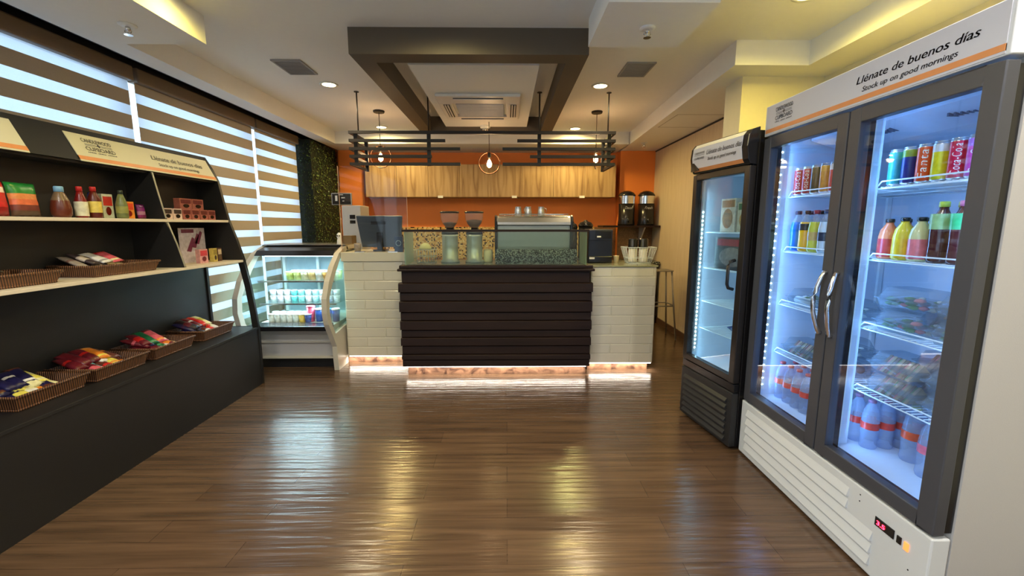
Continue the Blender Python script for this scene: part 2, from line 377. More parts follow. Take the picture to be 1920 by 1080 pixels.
# brown ceiling frame
mb = MB((-0.25,4.3,ZS))
zf = 2.65
mb.box(-1.07,0.565,3.11,3.27,zf,ZC,frame_br); mb.box(-1.07,-0.93,3.27,5.62,zf,ZC,frame_br); mb.box(0.425,0.565,3.27,5.62,zf,ZC,frame_br); mb.box(-0.93,0.425,5.50,5.62,zf,ZC,frame_br)
struct('trim_4', mb)
mb = MB(); mb.box(-0.745,0.25,3.45,5.50,2.70,ZC,ceil_m); struct('ceiling_panel', mb)

# green plant wall
leafm = [mat('leaf_green_a', s2l(58,82,34), 0.5), mat('leaf_green_b', s2l(34,58,26), 0.5), mat('leaf_green_c', s2l(100,120,60), 0.5)]
mb = MB((-2.70,6.4,0)); mb.box(-2.885,-2.66,6.03,6.9,0.005,ZS-.002,mat('moss_backing',(0.008,0.012,0.006),0.9))
rr = random.Random(3)
for i in range(2600):
    y = rr.uniform(6.03,6.88); z = rr.uniform(0.9,2.63); x = -2.655+rr.uniform(0,0.035); s_ = rr.uniform(0.014,0.03)
    if i % 6 == 0: y = 6.015; x = rr.uniform(-2.87,-2.64)
    d = Vector((rr.uniform(-.3,.8),rr.uniform(-1,1),rr.uniform(-1,.6))).normalized(); u = d.cross(Vector((1,0.1,0))).normalized()*s_*0.45; p = Vector((x,y,z))
    V = [mb.v(p), mb.v(p+d*s_*.5+u), mb.v(p+d*s_), mb.v(p+d*s_*.5-u)]; mb.f(V, leafm[i%3])
tag(mb.build('plant_wall'), 'vertical green wall of small dense leaves between window blinds and orange wall', 'plant wall', kind='thing')

# windows with zebra blinds (windows run on beyond the frame)
mull = mat('white_window_frame', (0.75,0.78,0.82), 0.4)
edges = [(-1.24,0.29),(0.32,1.855),(1.885,3.425),(3.457,4.983),(5.015,5.985)]
for n, (y0,y1) in enumerate(edges):
    mb = MB(); f = 0.03
    for a in ((y0-.015,y0+f),(y1-f,y1+.015)): mb.box(XL-0.08,XL-0.01,a[0],a[1],0.22,2.70,mull)
    mb.box(XL-0.08,XL-0.01,y0+f,y1-f,0.22,0.28,mull); mb.box(XL-0.08,XL-0.01,y0+f,y1-f,2.64,2.70,mull)
    wdw = struct('window_%d' % (n+1), mb)
    mb = MB(); mb.box(XL-0.05,XL-0.045,y0+f,y1-f,0.28,2.64,glass); g = mb.build('glass_pane', wdw)
BL = ['window blind nearest the camera beyond the frame','second striped window blind, hidden mostly by the camera edge',
      'wide brown and white striped roller blind at left edge above the sweet display',
      'middle brown and white striped roller blind behind the display shelf','farthest striped roller blind, beside the leafy green wall']
offs = [0,0,0.0,0.072,0.028]
rail_m = mat('taupe_blind_headrail', s2l(120,102,84), 0.5)
for n, (y0,y1) in enumerate(edges):
    if n == 0: continue
    t = thing('roller_blind', BL[n], 'blind', (-2.83,(y0+y1)/2,0.35), group='striped roller blinds along the window wall')
    mb = MB(WO[t.name]); mb.box(-2.875,-2.785,y0,y1,2.567,2.675,rail_m); mb.build('headrail', t, 0.012)
    mb = MB(WO[t.name]); z = 2.567-offs[n]; x = -2.83; ys = (y0+0.012, y1-0.012)
    if offs[n]: mb.box(x,x+0.001,*ys,z,2.567,band_brown)
    while z > 0.4:
        mb.box(x,x+0.001,*ys,z-0.072,z,band_sheer); mb.box(x,x+0.001,*ys,z-0.175,z-0.072,band_brown); z -= 0.175
    mb.build('fabric', t)
    mb = MB(WO[t.name]); mb.box(-2.842,-2.818,*ys,z-0.02,z+0.005,rail_m); mb.build('bottom_rail', t)

# ------------------------------------------------------------------ ceiling fittings
trimr = mat('downlight_trim', (0.8,0.78,0.72), 0.4)
NAMES = {0:'round recessed ceiling light left of the brown ceiling frame, before the pendants',1:'round recessed ceiling light right of the brown ceiling frame, beside the square vent',
 2:'small far recessed ceiling light beside the left pendant cord',3:'small far recessed ceiling light left of the right pendant cord',
 4:'recessed ceiling light at top edge in front of the brown frame',5:'recessed ceiling light in the yellow lit bay above the refrigerators',6:'recessed ceiling light beside the yellow lit ceiling box'}
for i,(x,y,c,e) in enumerate(DOWN):
    if i > 6: lab = 'added unseen ceiling fill light behind the camera'; 
    else: lab = NAMES[i]
    t = thing('recessed_light', lab, 'ceiling light', (x,y,ZC), group='recessed ceiling lights')
    mb = MB((x,y,ZC)); mb.lathe((x,y,ZC-0.008),[(0.075,0.008),(0.085,0.006),(0.085,0.0),(0.062,0.0),(0.06,0.004)],24,trimr,caps=False); mb.build('trim_ring', t)
    mb = MB((x,y,ZC)); mb.lathe((x,y,ZC-0.006),[(0.06,0.0),(0.06,0.005)],24,down_e); mb.build('diffuser', t)
for (x,y,lab) in ((-1.78,3.85,'square grey ceiling vent on the left, near the window side'),(1.11,3.87,'square grey ceiling vent on the right, beside a lit downlight')):
    t = thing('ceiling_vent', lab, 'vent', (x,y,ZC), group='square ceiling vents'); gv = mat('vent_grey',(0.30,0.29,0.29),0.6)
    mb = MB((x,y,ZC)); 
    for q in ((-.12,.12,-.165,-.15),(-.12,.12,.15,.165),(-.12,-.105,-.15,.15),(.105,.12,-.15,.15)): mb.box(x+q[0],x+q[1],y+q[2],y+q[3],ZC-0.012,ZC,gv)
    mb.build('frame', t)
    mb = MB((x,y,ZC)); mb.box(x-.105,x+.105,y-.15,y+.15,ZC-0.004,ZC,gv)
    for k in range(14): mb.box(x-.105,x+.105,y-.145+k*.0215,y-.138+k*.0215,ZC-0.010,ZC-0.003,gv)
    mb.build('grille', t)
def sprinkler(x, y, z, lab):
    t = thing('sprinkler_head', lab, 'sprinkler', (x,y,z), group='ceiling sprinkler heads')
    mb = MB((x,y,z)); mb.lathe((x,y,z),[(0.045,0.0),(0.045,-0.006),(0.03,-0.012)],20,white_pl); mb.build('escutcheon', t)
    mb = MB((x,y,z)); mb.lathe((x,y,z),[(0.012,-0.012),(0.012,-0.03),(0.006,-0.03),(0.006,-0.05),(0.022,-0.052),(0.022,-0.056)],12,chrome)
    for a in (-1,1): mb.tube([(x+a*.012,y,z-.02),(x+a*.02,y,z-.036),(x+a*.006,y,z-.052)],.003,chrome,6)
    mb.build('nozzle', t)
sprinkler(-2.198,2.70,ZS,'chrome sprinkler head under the ceiling box at upper left')
sprinkler(0.832,2.70,ZS,'white sprinkler head under the ceiling box at upper right')
sprinkler(1.95,6.25,ZS,'small far sprinkler head in the right soffit near orange wall')
# cassette air conditioner
t = thing('ceiling_air_conditioner', 'white ceiling cassette air conditioner with louvred edges and grey grille', 'air conditioner', (-0.26,4.6,2.70))
o = WO[t.name]; acw = mat('ac_white',(0.78,0.75,0.72),0.4)
mb = MB(o)
for q in ((-.66,.13,4.15,4.40),(-.66,.13,4.90,5.04),(-.66,-.53,4.40,4.90),(.0,.13,4.40,4.90)): mb.box(q[0],q[1],q[2],q[3],2.672,2.70,acw)
mb.build('panel', t, 0.008)
mb = MB(o); mb.box(-.50,-.03,4.42,4.88,2.678,2.70,mat('ac_grille',(0.28,0.26,0.25),0.6))
for k in range(18): mb.box(-.50,-.03,4.43+k*.025,4.438+k*.025,2.672,2.68,acw)
mb.build('grille', t)
dk = mat('ac_slot',(0.03,0.03,0.03),0.6)
for q in ((-.62,-.56,4.42,4.90),(.04,.10,4.42,4.90),(-.5,-.03,4.20,4.25),(-.5,-.03,4.96,5.0)):
    mb = MB(o); mb.box(*q,2.668,2.674,dk)
    if q[1]-q[0] < .1:
        for k in (0,1): mb.box(q[0]+.012+k*.026,q[0]+.024+k*.026,q[2],q[3],2.66,2.67,acw)
    else: mb.box(q[0],q[1],q[2]+.015,q[3]-.01,2.662,2.67,acw)
    mb.build('louvre', t)
t = thing('security_camera', 'white dome camera hanging at the rear of the ceiling panel', 'camera', (-0.26,5.44,2.70))
mb = MB(WO[t.name]); mb.lathe((-.26,5.44,2.70),[(0.06,0),(0.06,-0.025),(0.045,-0.035)],20,white_pl); mb.build('housing', t)
mb = MB(WO[t.name]); mb.lathe((-.26,5.44,2.70),[(0.044,-0.035),(0.036,-0.055),(0.02,-0.068),(0.004,-0.072)],16,steel); mb.build('lens_dome', t)

# black hanging trellis
t = thing('hanging_trellis', 'black slatted trellis hanging from ceiling rods above the counter', 'trellis', (-0.24,4.7,2.10))
o = WO[t.name]; ZL = [2.425,2.345,2.265,2.19,2.115]; b_ = 0.014
for k, z in enumerate(ZL):
    if k == 0: spans = [(-1.59,1.11)]
    else: spans = [(-1.59,[0,-.62,-.47,-.76,-.47][k]),([0,.11,-.04,.24,-.04][k],1.11)]
    for (a,b) in spans:
        mb = MB(o); mb.box(a,b,4.5-b_,4.5+b_,z-b_,z+b_,black_m); mb.build('slat', t)
    for x in (-1.59,1.11):
        s_ = 1 if x < 0 else -1
        mb = MB(o); mb.box(x,x+s_*2*b_,4.5+b_,5.02,z-b_,z+b_,black_m); mb.build('slat', t)
for (x,y,z0,z1) in ((-.79,4.525,2.10,2.44),(.335,4.525,2.10,2.44),(-1.57,4.98,2.10,2.44),(1.09,4.98,2.10,2.44),(-1.53,4.525,2.10,2.44),(1.05,4.525,2.10,2.44)):
    mb = MB(o); mb.box(x-.018,x+.018,y-.012,y+.012,z0,z1,black_m); mb.build('post', t)
for x in (-1.50,-.79,.335,1.035):
    mb = MB(o); mb.tube([(x,4.525,2.43),(x,4.525,ZC)],.007,black_m,8); mb.lathe((x,4.525,ZC-0.006),[(.025,0),(.025,.006)],12,black_m); mb.build('rod', t)

# pendant lamps
bulb_e = mat('bulb_glow', (1,0.8,0.5), emit=(1.0,0.72,0.42), es=45)
bulb_g = pane('bulb_glass', (1.0,0.90,0.74))
bronze = mat('bronze_ring', s2l(120,84,62), 0.35, 0.8)
for (x,zb,ang,lab) in ((-1.49,2.30,0.0,'left globe pendant lamp with bronze ring glowing through the trellis'),(-0.205,2.23,0.0,'middle round pendant lamp with glowing filament bulb before the cabinets'),(1.065,2.29,1.25,'right pendant lamp with its ring turned edge-on behind the trellis')):
    y = 5.25
    t = thing('pendant_lamp', lab, 'pendant lamp', (x,y,ZC), group='glowing pendant lamps')
    o = WO[t.name]
    mb = MB(o); mb.lathe((x,y,ZC-.022),[(.06,0),(.065,.01),(.065,.022)],24,black_m); mb.build('canopy', t)
    mb = MB(o); mb.tube([(x,y,ZC-.02),(x,y,zb+.12)],.004,black_m,6); mb.build('cord', t)
    mb = MB(o); mb.lathe((x,y,zb+.06),[(.017,0),(.021,.03),(.014,.06)],12,black_m); mb.build('socket', t)
    mb = MB(o); mb.tube([(x+.125*math.cos(a)*math.cos(ang),y+.125*math.cos(a)*math.sin(ang),zb+.0+.125*math.sin(a)) for a in [2*PI*k/40 for k in range(40)]],.006,bronze,8,closed=True); mb.build('ring', t)
    mb = MB(o); mb.lathe((x,y,zb),[(.012,-.072),(.035,-.058),(.048,-.025),(.045,.01),(.028,.04),(.016,.062)],20,bulb_g); mb.build('bulb', t)
    mb = MB(o); mb.lathe((x,y,zb),[(.010,-.05),(.026,-.035),(.028,-.005),(.012,.035)],12,bulb_e); mb.build('filament', t)
    lamp('pendant_light', 'POINT', (x,y,zb-0.01), 34, (1.0,0.66,0.36), radius=0.03)

# ------------------------------------------------------------------ back wall: cabinets, splashback, counter
xs = [-2.17,-1.205,-0.24,0.725,1.69]
for i in range(4):
    x0, x1 = xs[i], xs[i+1]
    lab = ['leftmost wood-grain wall cabinet on the orange wall, behind the left pendant','wood-grain wall cabinet second from the left above the coffee grinders','wood-grain wall cabinet third from the left above the espresso machine','rightmost wood-grain wall cabinet beside the tall coffee dispensers'][i]
    t = thing('wall_cabinet', lab, 'cabinet', ((x0+x1)/2,6.9,1.93), group='wood wall cabinets on the orange wall'); o = WO[t.name]
    mb = MB(o); mb.box(x0,x1,6.77,7.1,1.93,2.42,oak); mb.build('body', t)
    xm = (x0+x1)/2
    for (a,b) in ((x0+.002,xm-.002),(xm+.002,x1-.002)):
        mb = MB(o); mb.box(a,b,6.75,6.769,1.93,2.42,oak); mb.build('door', t, 0.002)
    if i: mb = MB(o); xx = [0,-1.02+.0,.12,1.17][i]; mb.box(xx-.04,xx+.04,6.735,6.75,1.915,1.95,white_pl); mb.build('tag', t)
mb = MB((-.22,7.09,0.95)); mb.box(-2.24,1.79,7.08,7.1,0.95,1.47,mosaic); struct('wall_splashback', mb)
mb = MB(); mb.box(1.45,1.79,7.06,7.08,0.95,1.47,gran); struct('wall_panel', mb)
mb = MB(); bsp = mat('brown_speckled_stone', s2l(120,88,58), .35, noise=.85, scale=70); mb.box(1.44,1.78,7.04,7.06,0.95,1.465,bsp); mb.box(1.785,2.335,6.88,6.9,0.95,1.46,bsp); struct('wall_panel_stone', mb)
t = thing('back_counter', 'dark base counter running under the mosaic splashback', 'counter', (-.2,6.8,0)); o = WO[t.name]
mb = MB(o); mb.box(-2.2,2.3,6.45,6.88,0,0.91,wenge); mb.build('body', t)
mb = MB(o); mb.box(-2.22,2.32,6.42,6.88,0.911,0.95,gran); mb.build('worktop', t)
# shelf with two airpots
t = thing('wall_shelf', 'dark wall shelf carrying two tall coffee dispensers', 'shelf', (1.9,6.75,1.45)); o = WO[t.name]
mb = MB(o); mb.box(1.46,2.33,6.5,6.9,1.465,1.495,wenge); mb.build('board', t)
mb = MB(o); mb.prism([(6.89,1.465),(6.89,1.18),(6.60,1.465)],'x',2.12,2.14,side_gray); mb.build('bracket', t)
for i,(x,lab) in enumerate(((1.855,'left tall black coffee dispenser with steel band on wall shelf'),(2.155,'right tall black coffee dispenser with steel band, next to the pale wall'))):
    t = thing('coffee_dispenser', lab, 'coffee dispenser', (x,6.68,1.495), group='tall coffee dispensers on the wall shelf'); o = WO[t.name]
    mb = MB(o); mb.lathe((x,6.68,1.495),[(.125,0),(.13,.02),(.122,.08),(.122,.33)],24,black_pl); mb.build('body', t)
    mb = MB(o); mb.lathe((x,6.68,1.825),[(.123,0),(.123,.115)],24,chrome,caps=False); mb.build('band', t)
    mb = MB(o); mb.lathe((x,6.68,1.94),[(.128,0),(.128,.015),(.10,.05),(.05,.075),(.01,.08)],24,black_pl); mb.build('lid', t)
    mb = MB(o); put_text(mb,'Decaf' if i==0 else 'Fresh',.06,(x-.06,6.553,1.74),(1,0,0),(0,0,1),mat('light_script',(0.5,0.5,0.5),0.5),width=.12,shear=.3); mb.build('lettering', t)
    mb = MB(o); mb.lathe((x,6.55,1.56),[(.012,-.02),(.012,.04)],10,black_pl); mb.box(x-.01,x+.01,6.55,6.58,1.585,1.61,black_pl); mb.build('tap', t)

# ------------------------------------------------------------------ service counter (three blocks)
def tiled(name, x0, x1, y0, y1, z0, z1, lab, top, topz):
    t = thing(name, lab, 'counter', ((x0+x1)/2,(y0+y1)/2,0)); o = WO[t.name]
    tilew = mat('white_beveled_tile', s2l(214,208,190), 0.22, noise=0.03, scale=10); grout = mat('tile_grout', s2l(206,200,182), 0.5)
    mb = MB(o); mb.box(x0+.012,x1-.012,y0+.012,y1,z0,z1,grout); mb.build('body', t)
    mb = MB(o); n = 10; h = (z1-z0)/n; wd = 0.42; g = .0015; bv = .006
    def tile(a,b,c,d,face):
        # pillow-edged tile on the front (face 'f') or the right side (face 'r')
        if face == 'f': P = lambda u,v,k: (u, y0+.012-k, v)
        else: P = lambda u,v,k: (x1-.012+k, u, v)
        A = [mb.v(P(u,v,0)) for u,v in ((a,c),(b,c),(b,d),(a,d))]; B = [mb.v(P(u,v,.006)) for u,v in ((a+bv,c+bv),(b-bv,c+bv),(b-bv,d-bv),(a+bv,d-bv))]
        for i in range(4): mb.f([A[i],A[(i+1)%4],B[(i+1)%4],B[i]],tilew)
        mb.f(B,tilew)
    for r in range(n):
        zz = z0+r*h; off = (r%2)*wd/2
        for face,(s0,s1) in (('f',(x0+.014,x1-.014)),('r',(y0+.02,y1))):
            u = s0-off
            while u < s1:
                a = max(u,s0)+g; b = min(u+wd,s1)-g
                if b-a > .03: tile(a,b,zz+g,zz+h-g,face)
                u += wd
    mb.build('wall_tiles', t)
    mb = MB(o); mb.box(x0-.0,x1+.0,y0-.012,y1,z1,topz,top); mb.build('worktop', t, 0.003)
    mb = MB(o); mb.box(x0+.0,x1-.05,y0+.05,y1,0,z0-.012,kickm); mb.build('kick_board', t)
    mb = MB(o); mb.box(x0+.02,x1-.02,y0+.022,y0+.036,z0-.012,z0-.004,led_warm); mb.build('led_strip', t)
    lamp('counter_led', 'AREA', ((x0+x1)/2, y0+.02, z0-.016), 1.5, (1.0,.90,.76), size=(x1-x0)*.95, sy=.02)
    return t
tiled('tiled_counter', -1.745,-1.06,4.52,5.1,0.085,1.12,'left counter block faced in white brick tiles, beside the pastry case', cream, 1.215)
tiled('tiled_counter', 0.84,1.52,4.25,4.93,0.085,1.085,'right counter block faced in white brick tiles, beside the dark boards', mat('pale_green_glass_top',s2l(150,150,120),0.15), 1.10)
t = thing('board_counter', 'central counter block clad in dark brown horizontal boards', 'counter', (-.11,4.5,0)); o = WO[t.name]
mb = MB(o); mb.box(-1.03,0.82,4.17,5.0,0.10,1.06,wenge); mb.build('body', t)
SZ = [(.095,.17,.060),(.17,.225,.072),(.225,.315,.058),(.315,.40,.078),(.40,.475,.062),(.475,.57,.080),(.57,.655,.064),(.655,.765,.084),(.765,.85,.066),(.85,.945,.088)]
mb = MB(o)
for (a,b,d) in SZ:
    e = (d-.05)*.35
    mb.prism([(4.17,a),(4.17-d,a+.006),(4.17-d+.004,b-.008),(4.17-d+.014,b),(4.17,b)],'x',-1.035-e,0.825+e,wenge)
mb.build('cladding_boards', t, 0.003)
mb = MB(o); mb.box(-1.02,.81,4.12,4.17,.945,1.06,wenge); mb.build('apron', t, .004)
mb = MB(o); mb.box(-1.05,.85,4.07,4.20,1.06,1.085,wenge); mb.box(-1.035,.835,4.09,4.20,1.085,1.117,wenge); mb.build('cap_moulding', t, .008, 3)
mb = MB(o); mb.box(-1.03,.82,4.20,5.0,1.062,1.10,gran); mb.build('worktop', t)
mb = MB(o); mb.box(-1.0,.80,4.175,4.9,0,.083,kickm); mb.build('kick_board', t)
mb = MB(o); mb.box(-1.01,.80,4.145,4.16,.084,.092,led_warm); mb.build('led_strip', t)
lamp('counter_led', 'AREA', (-.11,4.14,.080), 3, (1.0,.90,.76), size=1.8, sy=.02)
# glass screen
t = thing('glass_screen', 'low green-tinted glass screen with dark top rail on the central counter', 'screen', (-.1,4.3,1.117)); o = WO[t.name]
mb = MB(o); mb.box(-.985,.775,4.125,4.133,1.118,1.435,glass_g); mb.build('front_pane', t)
frost = plastic('frosted_green_glass', s2l(176,190,156), .55, .3)
for (a,b) in ((-.985,-.977),(.767,.775)):
    mb = MB(o); mb.box(a,b,4.135,4.5,1.118,1.435,frost); mb.build('side_pane', t)
mb = MB(o); mb.box(-1.0,.79,4.105,4.16,1.436,1.458,wenge); mb.box(-1.0,-.965,4.16,4.5,1.436,1.45,wenge); mb.box(.755,.79,4.16,4.5,1.436,1.45,wenge); mb.build('top_rail', t)
mb = MB((.3,4.48,1.10)); mb.box(-.12,.74,4.47,4.49,1.10,1.25,gran)
tag(mb.build('granite_upstand'),'dark speckled granite strip standing behind the glass, before the espresso machine','panel')

# espresso machine
t = thing('espresso_machine', 'wide stainless espresso machine with black sides behind the glass screen', 'espresso machine', (.29,4.75,1.10)); o = WO[t.name]
for x in (-.05,.63):
    for y in (4.62,4.95): mb = MB(o); mb.lathe((x,y,1.10),[(.02,0),(.02,.05)],10,black_pl); mb.build('foot', t)
mb = MB(o); mb.box(-.10,.68,4.58,4.99,1.15,1.50,mat('brushed_steel_back',(.34,.38,.36),.35,.8)); mb.build('body', t, .006)
mb = MB(o); mb.prism([(4.60,1.50),(4.545,1.50),(4.545,1.53),(4.57,1.575),(4.62,1.597),(4.99,1.597),(4.99,1.50)],'x',-.10,.68,steel); mb.build('top_cover', t, .004)
for (a,b) in ((-.125,-.10),(.68,.705)):
    mb = MB(o); mb.prism([(4.99,1.12),(4.56,1.12),(4.535,1.30),(4.535,1.54),(4.565,1.59),(4.62,1.605),(4.99,1.605)],'x',a,b,black_pl); mb.build('side_panel', t, .004)
mb = MB(o); mb.tube([(-.08,4.63,1.60),(-.08,4.63,1.615),(.66,4.63,1.615),(.66,4.63,1.60)],.005,chrome,8); mb.tube([(-.08,4.97,1.60),(-.08,4.97,1.615),(.66,4.97,1.615),(.66,4.97,1.60)],.005,chrome,8); mb.build('cup_rail', t)
for x in (.15,.42):
    mb = MB(o); mb.lathe((x,5.03,1.36),[(.035,0),(.035,.08)],16,chrome); mb.box(x-.012,x+.012,5.03,5.16,1.35,1.375,black_pl); mb.build('group_head', t)
# pitchers
def pitcher():
    t = thing('milk_pitcher','steel milk pitcher','pitcher',world=False)
    mb = MB(); mb.lathe((0,0,0),[(.040,0),(.043,.01),(.036,.065),(.032,.095),(.034,.10),(.031,.098),(.033,.06),(.038,.012)],20,steel,caps=False); mb.lathe((0,0,.004),[(.04,0),(.04,.003)],20,steel); mb.build('body', t)
    mb = MB(); mb.tube([(.034,0,.085),(.055,0,.08),(.06,0,.055),(.052,0,.03),(.041,0,.025)],.004,steel,8); mb.build('handle', t); return t
p0 = pitcher(); first = True
for i,(x,r,lab) in enumerate(((.125,2.2,'left steel milk pitcher on top of the espresso machine'),(.235,-2.4,'middle steel milk pitcher on top of the espresso machine'),(.375,-.1,'right steel milk pitcher with handle showing, on the espresso machine'))):
    q = p0 if i == 0 else dup(p0); q.location = (x,4.72,1.598); q.rotation_euler = (0,0,r); tag(q,lab,group='milk pitchers on the espresso machine')

# grinders
beans = mat('coffee_beans', (.02,.009,.005), .5, noise=.6, scale=160, bump=.5)
hop = plastic('smoky_hopper', (.75,.62,.58), .22, .06)
for (x,fill,lab) in ((-.605,.045,'left coffee grinder, its clear hopper nearly empty of beans'),(-.345,.07,'right coffee grinder, its clear hopper filled with more dark beans')):
    y = 4.6
    t = thing('coffee_grinder', lab, 'coffee grinder', (x,y,1.10), group='coffee grinders behind the glass screen'); o = WO[t.name]
    gb = mat('grinder_grey',(.40,.43,.40),.35,.5)
    mb = MB(o); mb.lathe((x,y,1.10),[(.10,0),(.10,.02),(.085,.035),(.085,.28),(.088,.30)],28,gb); mb.build('body', t)
    mb = MB(o); mb.lathe((x,y,1.40),[(.088,0),(.092,.02),(.075,.045),(.05,.05),(.045,.075)],28,black_pl); mb.build('collar', t)
    mb = MB(o); mb.lathe((x,y,1.475),[(.045,0),(.075,.04),(.094,.09),(.097,.15)],28,hop,caps=False); mb.build('hopper', t)
    rt = .045+.0095*fill*100
    mb = MB(o); mb.lathe((x,y,1.478),[(.042,0),(.070,.038),(.072 if fill<.05 else .083,fill),(.02,fill+.01)],24,beans); mb.build('beans', t)
    mb = MB(o); mb.lathe((x,y,1.625),[(.099,0),(.103,.006),(.10,.014),(.09,.018)],28,black_pl); mb.build('lid', t)
    mb = MB(o); mb.box(x-.03,x+.03,y+.085,y+.16,1.25,1.32,black_pl); mb.build('spout', t)
# items right of the screen
dkb = mat('dark_blue_plastic', s2l(26,32,50), .35)
t = thing('brewer', 'square dark blue and black machine standing right of the glass screen', 'coffee machine', (.98,4.6,1.10)); o = WO[t.name]
mb = MB(o); mb.box(.86,1.115,4.5,4.75,1.10,1.455,dkb); mb.build('body', t, .008)
mb = MB(o); mb.box(.865,1.11,4.485,4.50,1.34,1.45,dkb); mb.box(.93,1.095,4.478,4.486,1.36,1.44,black_pl); mb.build('front_cover', t, .004)
mb = MB(o); mb.box(.865,1.11,4.478,4.499,1.11,1.175,black_pl); mb.build('tray', t, .004)
mb = MB(o); mb.box(.945,.985,4.474,4.477,1.372,1.388,white_pl); mb.box(.87,.925,4.474,4.477,1.145,1.165,white_pl); mb.build('label_sticker', t)
for (x,y,r,h,lab) in ((.775,5.12,.05,.40,'narrow black canister with domed lid behind the espresso machine'),(.90,5.12,.085,.42,'broad round black canister behind the dark blue machine')):
    pass
t = thing('side_table', 'plain dark work table standing behind the counter, mostly hidden', 'table', (.8,5.2,0)); o = WO[t.name]
mb = MB(o); mb.box(.55,1.15,5.02,5.4,1.06,1.10,black); mb.build('tabletop', t)
for x in (.58,1.12):
    for y in (5.05,5.37): mb = MB(o); mb.box(x-.02,x+.02,y-.02,y+.02,0,1.06,black); mb.build('leg', t)
for (x,y,r,h,lab) in ((.80,5.2,.055,.42,'narrow black canister with domed lid behind the espresso machine'),(.955,5.2,.085,.44,'broad round black canister with domed lid above the dark blue machine')):
    t = thing('canister', lab, 'canister', (x,y,1.10), group='black canisters'); o = WO[t.name]
    mb = MB(o); mb.lathe((x,y,1.10),[(r,0),(r,h-.06)],24,black_pl); mb.build('body', t)
    mb = MB(o); mb.lathe((x,y,1.10+h-.06),[(r*1.05,0),(r*1.05,.02),(r*.8,.05),(r*.3,.065),(r*.2,.08)],24,black_pl); mb.build('lid', t)
t = thing('paper_cup','small cream cup standing between the dark machine and wire basket','cup',(1.17,4.55,1.10)); mb = MB(WO[t.name]); mb.lathe((1.17,4.55,1.10),[(.024,0),(.032,.075),(.034,.077)],18,mat('cream_cup',s2l(226,206,160),.5)); mb.build('body', t)
# wire basket with cups
t = thing('wire_basket', 'white wire basket holding upturned cups at right end of the counter', 'basket', (1.39,4.5,1.10)); o = WO[t.name]
mb = MB(o); cx, cy = 1.39, 4.50
def rr_(hx, hy, z): return [(cx-hx,cy-hy,z),(cx+hx,cy-hy,z),(cx+hx,cy+hy,z),(cx-hx,cy+hy,z)]
for (hx,hy,z) in ((.115,.07,1.106),(.133,.082,1.16),(.16,.10,1.27)): mb.tube(rr_(hx,hy,z),.003,wire_m,6,closed=True)
for k in range(12):
    f = k/11*2-1
    for sy in (-1,1): mb.tube([(cx+f*.115,cy+sy*.07,1.104),(cx+f*.16,cy+sy*.10,1.27)],.0022,wire_m,5)
for k in range(6):
    f = k/5*2-1
    for sx in (-1,1): mb.tube([(cx+sx*.115,cy+f*.07,1.104),(cx+sx*.16,cy+f*.10,1.27)],.0022,wire_m,5)
    mb.tube([(cx-.115,cy+f*.07,1.104),(cx+.115,cy+f*.07,1.104)],.0022,wire_m,5)
mb.build('wire_frame', t)
def stack(x, y, z, n, up, colr, rt, h):
    mb = MB((x,y,z)); p = []
    for k in range(n): a = k*.022; p += [(rt,a),(rt*1.05,a+.018)]
    mb.lathe((x,y,z),p+[(rt*.9,(n-1)*.022+.02+h)],18,colr); return mb
for i,(x,y) in enumerate(((1.33,4.5),(1.44,4.5),(1.385,4.545))):
    if i == 2: continue
    b = stack(x,y,1.11,5,True,mat('cup_white',(.75,.72,.65),.5),.043,.04).build('cup_stack'); tag(b,['left','right'][i]+' stack of white paper cups standing in the wire basket','cups',group='cup stacks in the wire basket')
    c_ = stack(x,y,1.262,4,True,black_pl,.048,.012).build('lid_stack'); tag(c_,['left','right'][i]+' stack of black cup lids on top of the white cups','lids',group='lid stacks in the wire basket')
# left counter: monitor etc
mon = mat('monitor_back_blue', s2l(72,86,106), .4)
t = thing('till_monitor', 'blue-grey back of a till monitor on the left counter', 'monitor', (-1.385,4.78,1.215)); o = WO[t.name]
mb = MB(o); mb.M = Matrix.Translation((-1.385,4.78,1.26)) @ Matrix.Rotation(.16,4,'X')
mb.prism([(-.215,0),(.215,0),(.25,.345),(-.25,.345)],'y',-.02,.012,mon); mb.build('screen_housing', t, .008)
mb = MB(o); mb.M = Matrix.Translation((-1.385,4.78,1.26)) @ Matrix.Rotation(.16,4,'X'); mb.box(-.09,.07,-.026,-.019,.255,.287,mat('navy_badge',s2l(28,36,52),.4)); mb.build('badge', t)
mb = MB(o); mb.box(-1.46,-1.33,4.69,4.86,1.215,1.235,black_pl); mb.box(-1.42,-1.36,4.71,4.75,1.235,1.42,black_pl); mb.build('stand', t, .005)
mb = MB((-1.16,4.58,1.215)); mb.box(-1.19,-1.105,4.56,4.62,1.215,1.38,mat('blue_box',s2l(34,58,96),.4))
rg = mat('pale_ring_print',s2l(150,180,190),.5); mb.tube([(-1.1475+.027*math.cos(a),4.559,1.31+.027*math.sin(a)) for a in [2*PI*k/20 for k in range(20)]],.004,rg,6,closed=True)
tag(mb.build('card_box'),'small dark blue box with pale ring print right of the monitor','box')
mb = MB((-1.64,4.7,1.215)); mb.lathe((-1.60,4.62,1.215),[(.03,0),(.036,.07),(.037,.09)],16,mat('printed_cup',s2l(190,180,170),.5,noise=.5,scale=40)); mb.o = Vector((-1.60,4.62,1.215)); tag(mb.build('patterned_cup'),'little patterned cup on the cream counter left of the monitor','cup')
